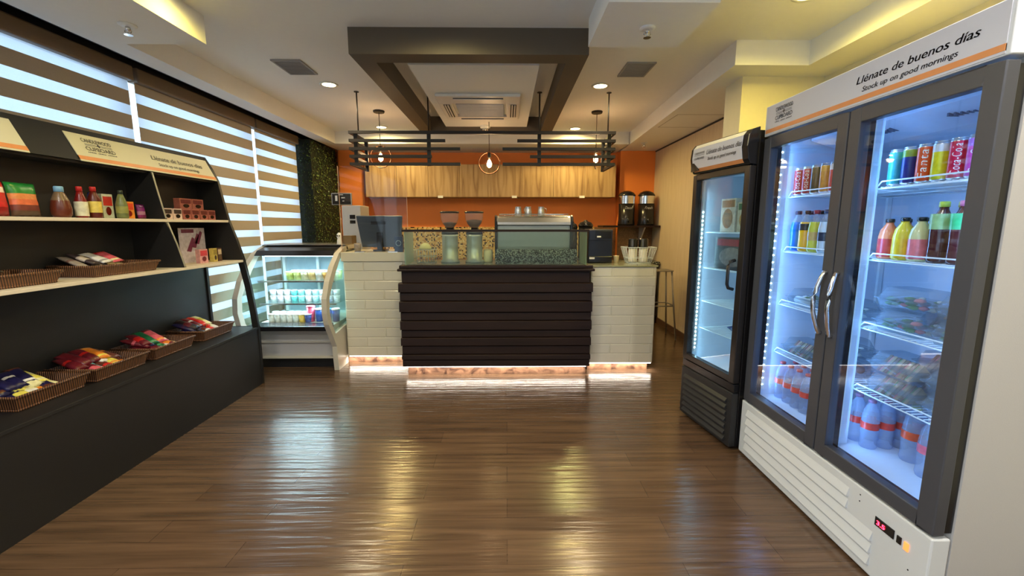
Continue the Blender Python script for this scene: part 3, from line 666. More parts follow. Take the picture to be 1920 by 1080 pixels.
# acrylic guard
t = thing('acrylic_guard', 'tall clear acrylic guard panel standing over the left counter', 'guard panel', (-1.38,4.56,1.215)); o = WO[t.name]
mb = MB(o); mb.box(-1.735,-1.04,4.535,4.541,1.222,2.10,plexi); mb.build('sheet', t)
edge = mat('acrylic_edge',s2l(210,170,140),.3)
mb = MB(o); mb.box(-1.738,-1.734,4.533,4.543,1.222,2.10,edge); mb.box(-1.04,-1.037,4.533,4.543,1.222,2.10,edge); mb.build('edge_strip', t)
mb = MB(o); mb.box(-1.60,-1.5,4.515,4.56,1.215,1.224,steel); mb.box(-1.25,-1.15,4.515,4.56,1.215,1.224,steel); mb.build('foot_clip', t)
# steel column unit + display
t = thing('water_dispenser', 'tall stainless steel dispenser column behind the till monitor', 'dispenser', (-2.0,5.6,0)); o = WO[t.name]
mb = MB(o); mb.box(-2.12,-1.88,5.6,5.95,0,1.75,mat('pale_brushed_steel',(.62,.64,.66),.4,.4)); mb.build('body', t, .008)
mb = MB(o); mb.box(-2.02,-1.95,5.594,5.6,1.58,1.63,black_pl); mb.box(-2.02,-1.95,5.594,5.6,1.52,1.56,black_pl); mb.build('label_sticker', t)
mb = MB(o); mb.box(-2.05,-1.94,5.55,5.6,1.1,1.14,black_pl); mb.build('drip_tray', t)
t = thing('price_display', 'small black display in silver frame on a thin pole above the pastry case', 'display', (-1.90,4.98,1.29)); o = WO[t.name]
mb = MB(o); mb.box(-1.985,-1.76,4.96,4.99,1.725,1.86,steel); mb.build('frame', t, .004)
mb = MB(o); mb.box(-1.975,-1.77,4.952,4.959,1.735,1.85,black_pl)
wp = mat('screen_print',s2l(200,200,205),.4)
for q in ((-1.94,-1.915,1.77,1.83),(-1.90,-1.85,1.835,1.842),(-1.87,-1.83,1.80,1.812),(-1.86,-1.84,1.765,1.775)): mb.box(q[0],q[1],4.949,4.952,q[2],q[3],wp)
mb.build('screen', t)
mb = MB(o); mb.tube([(-1.90,4.975,1.29),(-1.90,4.975,1.725)],.006,chrome,8); mb.lathe((-1.90,4.975,1.286),[(.03,0),(.03,.006)],14,chrome); mb.build('pole', t)
# bar stool
t = thing('bar_stool', 'grey metal bar stool behind the right end of the counter', 'stool', (2.05,5.6,0)); o = WO[t.name]; sm = mat('stool_metal',(.32,.30,.28),.35,.8)
mb = MB(o); mb.box(1.93,2.17,5.48,5.72,.90,.915,sm); mb.build('seat', t, .02)
for sx in (-1,1):
    for sy in (-1,1): mb = MB(o); mb.tube([(2.05+sx*.10,5.6+sy*.10,.90),(2.05+sx*.17,5.6+sy*.17,0)],.012,sm,8); mb.build('leg', t)
mb = MB(o); mb.tube([(2.05+a*.138,5.6+b*.138,.45) for a,b in ((-1,-1),(1,-1),(1,1),(-1,1))],.009,sm,8,closed=True); mb.build('footrest', t)
# small things seen through the glass at left of grinders
mb = MB((-.86,4.6,1.10)); W2 = mat('dark_bread_basket_wire',(.6,.58,.5),.4,.6)
for k in range(7): mb.tube([(-.95+k*.03,4.55,1.102),(-.95+k*.03,4.53,1.24)],.003,W2,5); mb.tube([(-.95+k*.03,4.68,1.102),(-.95+k*.03,4.70,1.24)],.003,W2,5)
for z,d in ((1.104,0),(1.17,.01),(1.24,.02)): mb.tube([(-.95,4.55-d,z),(-.77,4.55-d,z),(-.77,4.68+d,z),(-.95,4.68+d,z)],.004,W2,6,closed=True)
tag(mb.build('wire_caddy'),'small wire caddy behind the glass, left of the grinders','caddy')
mb = MB((-.86,4.61,1.25)); mb.lathe((-.875,4.615,1.245),[(.065,0),(.066,.012),(.05,.045),(.025,.06),(.01,.065)],20,mat('pale_yellow_filters',s2l(232,222,160),.6)); tag(mb.build('filter_stack'),'pale yellow stack of coffee filters on the wire caddy','filters')
mb = MB((-.2,4.7,1.10)); mb.lathe((-.20,4.62,1.10),[(.045,0),(.05,.02),(.05,.12),(.04,.14)],20,mat('cream_jar',s2l(226,214,170),.5)); mb.o = Vector((-.2,4.62,1.10)); tag(mb.build('cream_jar'),'cream jar between the right grinder and the espresso machine','jar')
# things on top of pastry case
t = thing('ornament', 'small white ghost-shaped ornament on top of the pastry case', 'ornament', (-1.86,4.80,1.292)); mb = MB(WO[t.name]); mb.lathe((-1.86,4.80,1.292),[(.03,0),(.026,.04),(.02,.06),(.028,.08),(.024,.11),(.008,.125)],16,white_pl); mb.build('body', t)
mb = MB(WO[t.name]); mb.box(-1.875,-1.865,4.772,4.776,1.375,1.39,black_pl); mb.box(-1.855,-1.845,4.772,4.776,1.375,1.39,black_pl); mb.build('eyes', t)
mb = MB((-1.80,5.0,1.292)); mb.box(-1.86,-1.76,4.9,5.05,1.292,1.38,mat('kraft_card',s2l(120,100,72),.7)); tag(mb.build('cardboard_box'),'low brown cardboard box on the pastry case behind the white ornament','box')
# ------------------------------------------------------------------ curved glass pastry case
def frustum(mb, cx, cy, z0, z1, hx0, hy0, hx1, hy1, m, r=0.3, bottom=True, top=True, n=3):
    """rounded-rectangle tapered shell"""
    def ring(hx, hy, z):
        P = []
        rad = min(hx,hy)*r
        for k,(sx,sy) in enumerate(((1,1),(-1,1),(-1,-1),(1,-1))):
            for i in range(n+1):
                a = PI/2*(k+i/n); P.append(mb.v((cx+sx*(hx-rad)+rad*math.cos(a), cy+sy*(hy-rad)+rad*math.sin(a), z)))
        return P
    A, B = ring(hx0,hy0,z0), ring(hx1,hy1,z1); N_ = len(A)
    for i in range(N_): mb.f([A[i],A[(i+1)%N_],B[(i+1)%N_],B[i]], m, True)
    if bottom: mb.f(A[::-1], m)
    if top: mb.f(B, m)
case_w = mat('case_ivory_enamel', s2l(204,198,184), .35, noise=.02)
t = thing('pastry_case', 'curved glass refrigerated pastry case between the black shelf unit and tiled counter', 'display case', (-2.2,4.7,0)); o = WO[t.name]
PF = [(4.31,0.0),(4.295,.12),(4.285,.26),(4.20,.40),(4.12,.53),(4.09,.65),(4.103,.79),(4.19,.95),(4.315,1.085),(4.48,1.21),(4.71,1.285)]
def inset(P, d): return [(y+d*(1 if z<1.2 else .55), z-(0 if z<.9 else d*.55)) for y,z in P]
PI_ = inset(PF, .075)
for (a,b,nm) in ((-1.80,-1.75,'r'),(-2.66,-2.61,'l')):
    mb = MB(o)
    for i in range(len(PF)-1): mb.prism([PF[i],PF[i+1],PI_[i+1],PI_[i]],'x',a,b,case_w)
    mb.prism([PI_[0],PI_[1],PI_[2],PI_[3],(5.1,.475),(5.1,0)],'x',a,b,case_w)
    mb.prism([(4.71,1.285),(4.70,1.24),(5.05,1.24),(5.05,.47),(5.1,.47),(5.1,1.285)],'x',a,b,case_w)
    e = mb.build('end_panel', t)
    mb = MB(o); mb.prism(PI_[3:]+[(5.05,1.24),(5.05,.475)],'x',(a+b)/2-.003,(a+b)/2+.003,glass_g); mb.build('end_glass', t)
mb = MB(o); mb.box(-2.61,-1.80,4.36,5.1,.455,.475,case_w); mb.box(-2.61,-1.80,4.42,5.05,.0,.13,black); mb.box(-2.61,-1.80,4.37,5.05,.13,.30,side_gray); mb.box(-2.61,-1.80,4.35,5.05,.30,.455,side_gray); mb.box(-2.61,-1.80,4.335,4.36,.29,.305,case_w); mb.box(-2.61,-1.80,4.335,4.36,.12,.14,case_w); mb.build('base_cabinet', t)
mb = MB(o); mb.box(-2.61,-1.80,4.17,4.36,.452,.50,black_pl); mb.build('bumper_rail', t, .006)
mb = MB(o); GP = [(y+.02,z) for y,z in PF[4:10]]
# smooth curve through the profile
SP = []
for i in range(len(GP)-1):
    for k in range(4):
        u = k/4; p0 = GP[max(i-1,0)]; p1 = GP[i]; p2 = GP[i+1]; p3 = GP[min(i+2,len(GP)-1)]
        SP.append(tuple(.5*((2*p1[j])+(-p0[j]+p2[j])*u+(2*p0[j]-5*p1[j]+4*p2[j]-p3[j])*u*u+(-p0[j]+3*p1[j]-3*p2[j]+p3[j])*u**3) for j in (0,1)))
SP.append(GP[-1])
A = [mb.v((-2.61,y,z)) for y,z in SP]; B = [mb.v((-1.80,y,z)) for y,z in SP]
for i in range(len(SP)-1): mb.f([A[i],B[i],B[i+1],A[i+1]], glass, True)
mb.build('curved_front_glass', t)
mb = MB(o); mb.prism([(4.44,1.185),(4.50,1.235),(4.70,1.283),(5.1,1.283),(5.1,1.21),(4.62,1.19)],'x',-2.61,-1.80,black_pl); mb.build('top_cover', t)
mb = MB(o); mb.box(-2.66,-1.75,4.66,5.12,1.284,1.292,steel); mb.build('top_plate', t)
lin = mat('case_interior', (.62,.70,.74), .4)
mb = MB(o); mb.box(-2.61,-1.80,5.03,5.05,.475,1.21,mat('case_rear_dark_glass',(.30,.40,.46),.15)); mb.box(-2.61,-1.80,4.99,5.03,.475,.50,lin); mb.box(-2.22,-2.19,4.99,5.03,.475,1.2,lin); mb.box(-2.61,-2.58,4.99,5.03,.475,1.2,lin); mb.build('rear_doors', t)
for z in (.68,.92):
    mb = MB(o); mb.box(-2.605,-1.805,4.47,5.0,z-.008,z,glass_g); mb.build('glass_shelf', t)
    mb = MB(o); mb.box(-2.605,-1.805,4.455,4.47,z-.014,z+.002,steel); mb.build('shelf_edge', t)
mb = MB(o); mb.box(-2.6,-1.81,4.62,4.64,1.165,1.175,mat('case_tube',(1,1,1),emit=(.6,.9,1),es=4)); mb.build('light_tube', t)
lamp('case_lamp', 'AREA', (-2.2,4.60,1.15), 9, (.62,.9,1.0), size=.78, sy=.04)
for z in (.66,.90): lamp('case_lamp', 'AREA', (-2.2,4.50,z), 3.2, (.62,.9,1.0), size=.78, sy=.03)
# its contents: cups in rows
def cup_proto(body, lidm, r, h):
    t = thing('tub', '', 'tub', world=False)
    mb = MB(); mb.lathe((0,0,0),[(r*.82,0),(r,h*.92)],16,body); mb.build('body', t)
    mb = MB(); mb.lathe((0,0,h*.92),[(r*1.07,0),(r*1.07,h*.06),(r*.9,h*.09)],16,lidm); mb.build('lid', t)
    return t
CW = {}
def cup(cb, cl, r, h, loc, lab, grp, nm='tub', cat='tub'):
    k = (cb.name, cl.name, r, h)
    if k not in CW: q = CW[k] = cup_proto(cb, cl, r, h); q.location = loc; tag(q, lab, cat, grp)
    else: q = dup(CW[k], loc, None, lab, grp); q['category'] = cat
    q.name = nm
    return q
G_ = lambda r,g,b: colm(r,g,b)
lidc = plastic('clear_lid',(.8,.9,.95),.4)
fr = [G_(196,216,120),G_(200,214,130),G_(228,222,180),G_(240,196,130),G_(226,226,210),G_(240,170,90),G_(236,226,200)]
for i in range(7): cup(fr[i],lidc,.046,.088,(-2.33+.078*i,4.60,.92),'%s fruit cup from the left on the top shelf of the pastry case' % ORD[i],'fruit cups on the top case shelf','fruit_cup','cup')
for i in range(6): cup(fr[(i+2)%7],lidc,.046,.088,(-2.36+.095*i,4.78,.92),'%s fruit cup from the left in the back row, top shelf of pastry case' % ORD[i],'fruit cups on the top case shelf','fruit_cup','cup')
ym = [G_(205,215,220),G_(215,205,215),G_(210,215,215),G_(90,190,190),G_(120,205,200),G_(200,220,220),G_(150,215,210),G_(190,200,205),G_(180,190,200),G_(200,205,210)]
for lv in range(2):
    for i in range(10): cup(ym[i],white_pl,.034,.062,(-2.53+.076*i,4.60,.68+.0635*lv),'%s yogurt tub from the left, %s of the front stacks on the middle shelf' % (ORD[i],['bottom','top'][lv]),'yogurt tubs on the middle case shelf','yogurt_tub','tub')
bm = [G_(225,232,225),G_(220,235,225),G_(215,230,225),G_(225,235,230),G_(210,225,225),G_(230,190,90),G_(60,80,150)]
for i in range(7): cup(bm[i],white_pl,.036,.09,(-2.50+.082*i*.78,4.48,.476),'%s white drinking yogurt from the left in the front row, case bottom' % ORD[i],'yogurts on the floor of the pastry case','yogurt_pot','tub')
for i in range(7): cup(bm[(i*3)%5],white_pl,.036,.09,(-2.53+.08*i,4.62,.476),'%s yogurt pot from the left in the second row, case bottom' % ORD[i],'yogurts on the floor of the pastry case','yogurt_pot','tub')
sp = [G_(230,90,120),G_(50,90,170),G_(30,100,200),G_(40,80,170)]
for i in range(4): cup(sp[i],[sp[0],white_pl,sp[2],white_pl][i],.042,.17 if i==0 else .14,(-2.10+.088*i,4.52,.476),['tall pink yogurt bottle','blue and white pot beside the pink bottle','bright blue pot with blue lid','blue and white pot at the right end'][i]+' on the floor of the pastry case','bright pots on the floor of the pastry case','yogurt_bottle','bottle')

# ------------------------------------------------------------------ black display shelf on the left
Y0, Y1, XB = 0.7, 3.96, -2.79
FC = [(-2.33,0),(-2.33,.556),(-2.345,.75),(-2.368,.95),(-2.41,1.185),(-2.455,1.37),(-2.51,1.543),(-2.545,1.72),(-2.575,1.887),(-2.625,2.0),(-2.68,2.095)]
def fx(z):
    for (x0,z0),(x1,z1) in zip(FC,FC[1:]):
        if z0 <= z <= z1: return x0+(x1-x0)*(z-z0)/(z1-z0)
t = thing('display_shelf', 'long black curved display shelf unit with baskets and cream header signs', 'shelf unit', (-2.56,2.3,0)); o = WO[t.name]
mb = MB(o); mb.box(XB,-2.335,Y0,Y1-.03,0,.535,black); mb.build('plinth', t)
mb = MB(o); mb.box(XB,-2.33,Y0,Y1-.03,.535,.556,black); mb.build('platform', t, .002)
mb = MB(o); mb.box(XB,XB+.02,Y0,Y1-.03,.556,2.09,black); mb.build('back_panel', t)
for (a,b) in ((Y1-.03,Y1),(Y0-.03,Y0)):
    mb = MB(o)
    up = [p for p in FC if p[1] >= 1.18]
    mb.prism(up+[(XB,2.095),(XB,1.185)],'y',a,b,black)
    lo = [p for p in FC if .55 <= p[1] <= 1.19]
    for i in range(len(lo)-1): mb.prism([lo[i],lo[i+1],(lo[i+1][0]-.055,lo[i+1][1]),(lo[i][0]-.055,lo[i][1])],'y',a,b,black)
    mb.prism([(-2.33,0),(-2.33,.556),(XB,.556),(XB,0)],'y',a,b,black); mb.box(XB,XB+.035,a,b,.556,1.185,black)
    mb.build('side_panel', t, .003)
sh_w = mat('cream_shelf_board', s2l(222,210,190), .4, noise=.03)
for (z,nm) in ((1.185,'middle_shelf'),(1.543,'upper_shelf')):
    mb = MB(o); mb.box(XB+.02,fx(z),Y0,Y1-.03,z-.02,z,sh_w); mb.build(nm, t, .002)
mb = MB(o); mb.prism([(fx(1.185)-.0,1.186),(fx(1.37),1.37),(fx(1.543)-.002,1.522),(XB+.02,1.522),(XB+.02,1.186)],'y',3.21,3.23,black); mb.prism([(fx(1.543),1.544),(fx(1.72),1.72),(-2.58,1.885),(XB+.02,1.885),(XB+.02,1.544)],'y',3.21,3.23,black); mb.build('divider', t)
mb = MB(o); 
for (za,zb) in ((1.19,1.36),(1.36,1.52),(1.55,1.72),(1.72,1.88)): mb.prism([(fx(za),za),(fx(zb),zb),(fx(zb)+.002,zb),(fx(za)+.002,za)],'y',3.212,3.226,mat('lit_edge_paint',(.35,.36,.33),.4,.6))  # paler strip paints the light caught on the divider's front edge
mb.build('divider_edge', t)
mb = MB(o); mb.prism([(-2.578,1.887),(-2.683,2.095),(XB+.0,2.095),(XB,2.08),(-2.70,2.08),(-2.60,1.887)],'y',Y0,Y1-.03,black); mb.build('header_panel', t)
mb = MB(o); mb.box(XB+.02,-2.60,Y0,Y1-.03,1.872,1.886,black); mb.build('header_soffit', t)
nrm = Vector((2.095-1.887,0,.105)).normalized(); upv = Vector((-.105,0,.208)).normalized()
def sign(parent, y0, y1, base, H, ux, up, n, face, k, logo_y, text_y, th=.004, shorten=0):
    """header sign in a slanted plane: base = point at the lower start corner; along ux"""
    base = Vector(base); ux = Vector(ux); up = Vector(up); n = Vector(n); Lg = abs(y1-y0); oo = WO.get(parent.name,(0,0,0))
    mb = MB(oo)
    def quad(u0,u1,v0,v1,d,m,sk=0):
        P = [(u0,v0),(u1,v0),(u1,v1),(u0,v1)]
        A = [mb.v(base+ux*u+up*v+n*d) for u,v in P]; B = [mb.v(base+ux*u+up*v) for u,v in P]
        mb.f(A,m); mb.f(B[::-1],m)
        for i in range(4): mb.f([A[i],B[i],B[(i+1)%4],A[(i+1)%4]],m)
    quad(0,Lg,0,H,th,face)
    s_ = mb.build('sign_board', parent)
    mb = MB(oo); quad(0,Lg,H*.055,H*.19,th+.0012,sign_o); mb.o = s_.location.copy()+Vector(oo) if False else mb.o
    s2 = mb.build('orange_stripe', parent)
    mb = MB(oo)
    P0 = base+n*(th+.0015)
    lw = .155*k; lx = logo_y
    put_text(mb,'CANDLEWOOD',H*.20,P0+ux*lx+up*H*.72,ux,up,ink,width=lw,bold=.0004)
    for v in (.655,.61): 
        for (a,b) in ((0.04,.42),(.58,.96)):
            A = [mb.v(P0+ux*(lx+lw*a)+up*H*v), mb.v(P0+ux*(lx+lw*b)+up*H*v), mb.v(P0+ux*(lx+lw*b)+up*H*(v+.015)), mb.v(P0+ux*(lx+lw*a)+up*H*(v+.015))]; mb.f(A,ink)
    # little flame / bud ornament in the middle of the rules
    c = P0+ux*(lx+lw*.5)+up*H*.64; Q = [(0,.085),(.03,.03),(.05,-.0),(.02,-.02),(0,-.07),(-.02,-.02),(-.05,0),(-.03,.03)]
    mb.f([mb.v(c+ux*(a*H*1.6)+up*(b*H)) for a,b in Q],ink)
    put_text(mb,'CUPBOARD',H*.20,P0+ux*lx+up*H*.43,ux,up,ink,width=lw,bold=.0004)
    for i in range(18):   # illegible strapline
        a = lx+lw*i/18; A = [mb.v(P0+ux*a+up*H*.345), mb.v(P0+ux*(a+lw*.035)+up*H*.345), mb.v(P0+ux*(a+lw*.035)+up*H*(.375+.008*(i%3))), mb.v(P0+ux*a+up*H*(.375+.008*(i%2)))]
        if i not in (5,11): mb.f(A,ink)
    mb.build('logo_print', parent); mb = MB(oo)
    tw, ty = text_y
    put_text(mb,'Llénate de buenos días',H*.27,P0+ux*ty+up*H*.53,ux,up,ink,width=tw,shear=.22,bold=.0007)
    mb.build('slogan_lettering', parent); mb = MB(oo)
    put_text(mb,'Stock up on good mornings',H*.19,P0+ux*(ty+tw*.07)+up*H*.29,ux,up,ink,width=tw*.80,shear=.22,bold=.0004)
    mb.build('slogan_lettering', parent)
for (a,b) in ((2.70,3.925),(1.18,2.42)):
    sign(t, a, b, (-2.576,a,1.885), .195, (0,1,0), upv, nrm, sign_w, 1.3, .085, (.53,.59))

# baskets
def tray(name_lab, loc, L_, W_, H_, grp, fl=.022):
    t = thing('wicker_basket', name_lab, 'basket', loc, group=grp); o = WO[t.name]; x, y, z = loc
    mb = MB(o); th = .008
    hx, hy = W_/2, L_/2
    a = [(x-hx,y-hy),(x+hx,y-hy),(x+hx,y+hy),(x-hx,y+hy)]; b = [(x-hx-fl,y-hy-fl),(x+hx+fl,y-hy-fl),(x+hx+fl,y+hy+fl),(x-hx-fl,y+hy+fl)]
    ai = [(x-hx+th,y-hy+th),(x+hx-th,y-hy+th),(x+hx-th,y+hy-th),(x-hx+th,y+hy-th)]; bi = [(x-hx-fl+th,y-hy-fl+th),(x+hx+fl-th,y-hy-fl+th),(x+hx+fl-th,y+hy+fl-th),(x-hx-fl+th,y+hy+fl-th)]
    A=[mb.v((*p,z)) for p in a]; B=[mb.v((*p,z+H_)) for p in b]; AI=[mb.v((*p,z+.008)) for p in ai]; BI=[mb.v((*p,z+H_)) for p in bi]
    for i in range(4):
        j=(i+1)%4; mb.f([A[i],A[j],B[j],B[i]],wicker); mb.f([AI[j],AI[i],BI[i],BI[j]],wicker); mb.f([B[i],B[j],BI[j],BI[i]],wicker)
    mb.f(A[::-1],wicker); mb.f(AI,wicker); mb.build('body', t)
    mb = MB(o); mb.tube([(p[0],p[1],z+H_) for p in b],.008,wicker,8,closed=True); mb.build('rim', t)
    mb = MB(o); mb.tube([(p[0],p[1],z+.008) for p in a],.007,wicker,8,closed=True); mb.build('base_rim', t)
    return t
GB = 'wicker baskets on the black display shelf'
BK = [((-2.615,3.60,.556),'farthest wicker basket on the lower platform, next to the curved side panel'),
      ((-2.615,3.11,.556),'second farthest wicker basket on the lower platform, with the green packet'),
      ((-2.62,2.68,.556),'lower platform wicker basket with teal and dark red packets'),
      ((-2.625,2.26,.556),'nearest lower wicker basket at the left edge, with yellow and navy packets'),
      ((-2.61,2.82,1.185),'upper wicker basket of card-backed snack packets on the middle shelf'),
      ((-2.61,2.12,1.185),'upper wicker basket at the left edge of the middle shelf')]
for loc, lab in BK: tray(lab, loc, .34 if loc[2]<1 else (.44 if loc[1]>2.5 else .5), .27 if loc[2]<1 else .24, .082 if loc[2]<1 else .065, GB)
bagc = {}
def bag(loc, rot, l, wd, h, cols, lab, grp, nm='snack_packet', cat='packet', seed=None):
    key = (l,wd,h,tuple(cols))
    if key in bagc: r = bagc[key].copy(); C.objects.link(r)
    else:
        mb = MB(); mb.pillow(l,wd,h,[G_(*c) for c in cols],seed=len(bagc) if seed is None else seed); r = mb.build(nm); bagc[key] = r
    r.name = nm; r.location = loc; r.rotation_euler = rot; tag(r, lab, cat, grp); return r
rb = random.Random(11)
NV=(28,26,70); YL=(240,214,96); CR=(240,228,170); MR=(96,22,34); RD=(200,36,34); TE=(110,190,196); GR=(20,92,58); WH=(232,228,220); PU=(70,30,70); OR=(228,130,40); BKc=(28,20,26); PK=(214,96,110); BR=(92,48,36)
def lay(by, x0, items, z0, grp, where, W=.27):
    """packets heaped in the basket, long side across its depth, the rear end propped up"""
    n = len(items); half = .145 if z0 < 1 else .19; H_ = .06 if z0 < 1 else .035
    for lay_ in (0,1):
        for i,(cols, cn, dx, tilt) in enumerate(items):
            y = by-.035-half*.86+half*1.50*(i+.5)/n + rb.uniform(-.008,.008) + (.012 if lay_ else 0)
            if lay_: xx = x0+(.012 if z0 < 1 else .03)+rb.uniform(-.006,.006); zz = z0+H_-.012+.010*(i%2); tl = .22
            else: xx = x0-.045+rb.uniform(-.01,.01); zz = z0+H_+(.034 if z0 < 1 else .040)+.018*(i%2); tl = .34+tilt*.5
            c2 = cols if not lay_ else (cols[-1],)+tuple(cols[:-1])
            a_, b_2, c_2 = c2[0], c2[1%len(c2)], c2[2%len(c2)]; c2 = [(a_,a_,a_,b_2,a_,a_,c_2,a_),(a_,a_,b_2,b_2,a_,a_),(b_2,a_,a_,a_,a_,a_,c_2,a_)][i%3]
            bag((xx, y, zz), (rb.uniform(-.25,.25), tl, rb.uniform(-.3,.3)), *((.175,.068,.036) if z0 < 1 else (.165,.075,.026)), c2, '%s, %s row, %s' % (cn, ['rear upper','front lower'][lay_], where), grp)
# nearest basket: navy/white and yellow packets
z_ = .556
lay(2.26,-2.60,[((NV,WH,BR,NV),'navy and white biscuit packet, leftmost',.0,0),((NV,NV,WH,YL),'navy biscuit packet with white corner',-.02,.05),((YL,CR,YL),'yellow packet at the front',.05,0),((NV,WH,NV,CR),'navy packet with a white triangle',-.03,0),((CR,YL,OR),'cream yellow packet with orange spot',.055,0),((NV,BR,WH,NV),'navy packet at the rear',-.05,.1),((YL,CR,CR),'pale yellow packet, rightmost',.04,0)],z_,'biscuit packets in the nearest basket','nearest lower basket')
lay(2.68,-2.61,[((MR,RD,MR),'dark red sweet packet, leftmost',0,0),((MR,MR,PK),'maroon packet beside the leftmost one',-.03,.05),((TE,WH,TE),'teal and white packet, left one',.05,0),((MR,RD,BR),'red brown packet at the rear',-.05,.1),((WH,TE,WH),'white packet with teal bands',.055,0),((OR,(238,150,70),YL),'orange packet at the right end',.06,-.1),((BR,OR,BR),'brown and orange packet at the rear right',-.03,.05)],z_,'sweets in the third basket','third farthest basket')
lay(3.11,-2.60,[((MR,PK,MR),'maroon glossy packet, leftmost',0,0),((MR,RD,MR),'maroon packet beside the navy one',-.01,0),((NV,WH,NV),'navy and white packet in front',.05,0),((GR,GR,(60,140,90)),'green packet lying on top',-.07,.25),((RD,RD,WH),'bright red packet in front',.055,0),((PK,MR,OR),'pink and orange packet leaning behind',-.04,.25),((RD,CR,CR),'red and cream packet, rightmost',.05,.05)],z_,'sweets in the second farthest basket','second farthest basket')
lay(3.60,-2.61,[((NV,PU,NV),'navy wrapped bar, leftmost',-.02,.15),((BKc,MR,BKc),'black and maroon bar',0,.1),((NV,BKc,PU),'dark navy bar at the rear',-.04,.15),((MR,WH,BR),'maroon bar with white stripe',.01,.1),((BKc,YL,RD),'bar with yellow patch',-.02,.1),((RD,(240,70,50),RD),'bright red bar near the front',.05,0),((RD,CR,YL),'red and cream bar',.055,0),((CR,YL,WH),'cream bar, rightmost',.06,-.05)],z_,'bars in the farthest lower basket','farthest lower basket')
lay(2.82,-2.61,[((150,140,130),) * 3 and (((150,140,130),(120,90,80),(160,150,140)),'grey card-backed packet, leftmost',-.01,.1),(((60,50,55),(190,180,170),(60,50,55)),'dark packet with pale label',-.03,.15),(((96,80,60),(180,170,80),(90,60,60)),'olive and yellow packet',.0,.1),((WH,WH,(150,150,150)),'white packet in front',.03,0),(((120,100,60),YL,PK),'yellow and pink packet',-.02,.1),((PK,RD,CR),'pink and cream packet, rightmost',.02,.05)],1.185,'snack packets in the middle shelf basket','right middle-shelf basket')
lay(2.12,-2.61,[((YL,BR,BKc),'yellow and brown packet at the left edge',0,.0),((BR,CR,BR),'brown packet',-.02,.05),(((150,170,60),YL,BKc),'green and yellow packet',.02,0),((BKc,CR,BKc),'black and cream packet, rightmost',0,.05)],1.185,'packets in the left middle shelf basket','left middle-shelf basket')
# upper shelf groceries. things stand at (x, y) facing +x
ZU = 1.543
def standing_bag(y, wd, h, cols, lab, nm='pouch', cat='pouch', x=-2.60, th=.05, rz=0):
    """upright sachet, front face towards +x; cols from bottom to top"""
    mb = MB(); mb.M = Matrix.Rotation(rz,4,'Z') @ Matrix.Rotation(-.10,4,'Y') @ Matrix(((0,0,1,0),(0,1,0,0),(1,0,0,h/2),(0,0,0,1)))
    mb.M = Matrix.Translation((0,0,0)) @ mb.M
    mb.pillow(h,wd,th,[G_(*c) for c in cols],seed=int(y*100),nx=12,ny=8)
    ob = mb.build(nm); ob.location = (x-.02,y,ZU+.001); return tag(ob, lab, cat, 'groceries on the upper black shelf')
def card_box(x, y, z, wd, h, d, col, col2, lab, nm='carton', rz=0, grp='groceries on the upper black shelf'):
    mb = MB(); mb.box(-d,0,-wd/2,wd/2,0,h,G_(*col)); mb.box(0,.0012,-wd*.42,wd*.42,h*.52,h*.9,G_(*col2)); 
    mb.lathe((0,0,0),[(.0,0)],3,G_(*col2),caps=False) if False else None
    V = [mb.v((.0014,wd*.26*math.cos(a),h*.3+h*.18*math.sin(a))) for a in [2*PI*k/14 for k in range(14)]]; mb.f(V,G_(*[max(0,c-90) for c in col2]))
    ob = mb.build(nm); ob.location = (x,y,z+.001); ob.rotation_euler = (0,0,rz); return tag(ob, lab, 'box', grp)
BOW=(90,66,50)
def bottle(nm, lab, loc, prof, segs, capm, cap_r, cap_h, cat='bottle', grp=None, label=None, extra=None, seg=20):
    t = thing(nm, lab, cat, loc, group=grp); x,y,z = loc; o = WO[t.name]
    mb = MB(o); mb.lathe(loc, prof, seg, segs); mb.build('body', t)
    top = prof[-1][1]
    mb = MB(o); mb.lathe((x,y,z+top),[(cap_r,0),(cap_r,cap_h*.85),(cap_r*.85,cap_h)],seg,capm); mb.build('cap', t)
    if label:
        m, z0, z1, r = label; mb = MB(o); mb.lathe((x,y,z+z0),[(r,0),(r,z1-z0)],seg,m,caps=False); mb.build('label', t)
    return t
standing_bag(2.245,.10,.175,[(150,30,30),(200,40,40),RD,(225,200,180),RD],'red food pouch at the left edge of the upper shelf')
bn = standing_bag(2.375,.155,.178,[BOW,(120,60,50),(220,110,70),(226,140,80),(40,130,50),(30,120,50)],'green and orange bean pouch with a bowl picture', rz=.05)
gp = 'groceries on the upper black shelf'
syr = G_(96,40,22)
t_ = bottle('syrup_bottle','round brown syrup bottle with light blue cap on the upper shelf',(-2.58,2.545,ZU),[(.036,0),(.048,.015),(.05,.045),(.042,.085),(.026,.12),(.021,.128)],[syr,syr,syr,G_(120,96,70),G_(120,96,70)],mat('light_blue_cap',s2l(130,180,215),.4),.023,.028,grp=gp,label=None)
t_ = bottle('ketchup_bottle','dark red sauce bottle with white label, left of the yellow-labelled one',(-2.58,2.665,ZU),[(.03,0),(.033,.01),(.031,.09),(.02,.12),(.014,.14)],G_(120,20,18),G_(190,40,40),.016,.024,grp=gp,label=(G_(232,220,190),.01,.085,.0342))
t_ = bottle('sauce_bottle','dark red sauce bottle with yellow label and red cap',(-2.58,2.752,ZU),[(.034,0),(.036,.01),(.036,.10),(.022,.13),(.014,.145)],G_(88,26,16),G_(190,40,36),.017,.024,grp=gp,label=(G_(232,200,100),.03,.09,.0366))
standing_bag(2.82,.06,.16,[NV,NV,(40,60,130)],'narrow navy pouch behind the bottles',x=-2.64)
card_box(-2.60,2.865,ZU,.075,.155,.03,(196,200,180),(190,50,40),'pale soup carton with red print beside the green bottle')
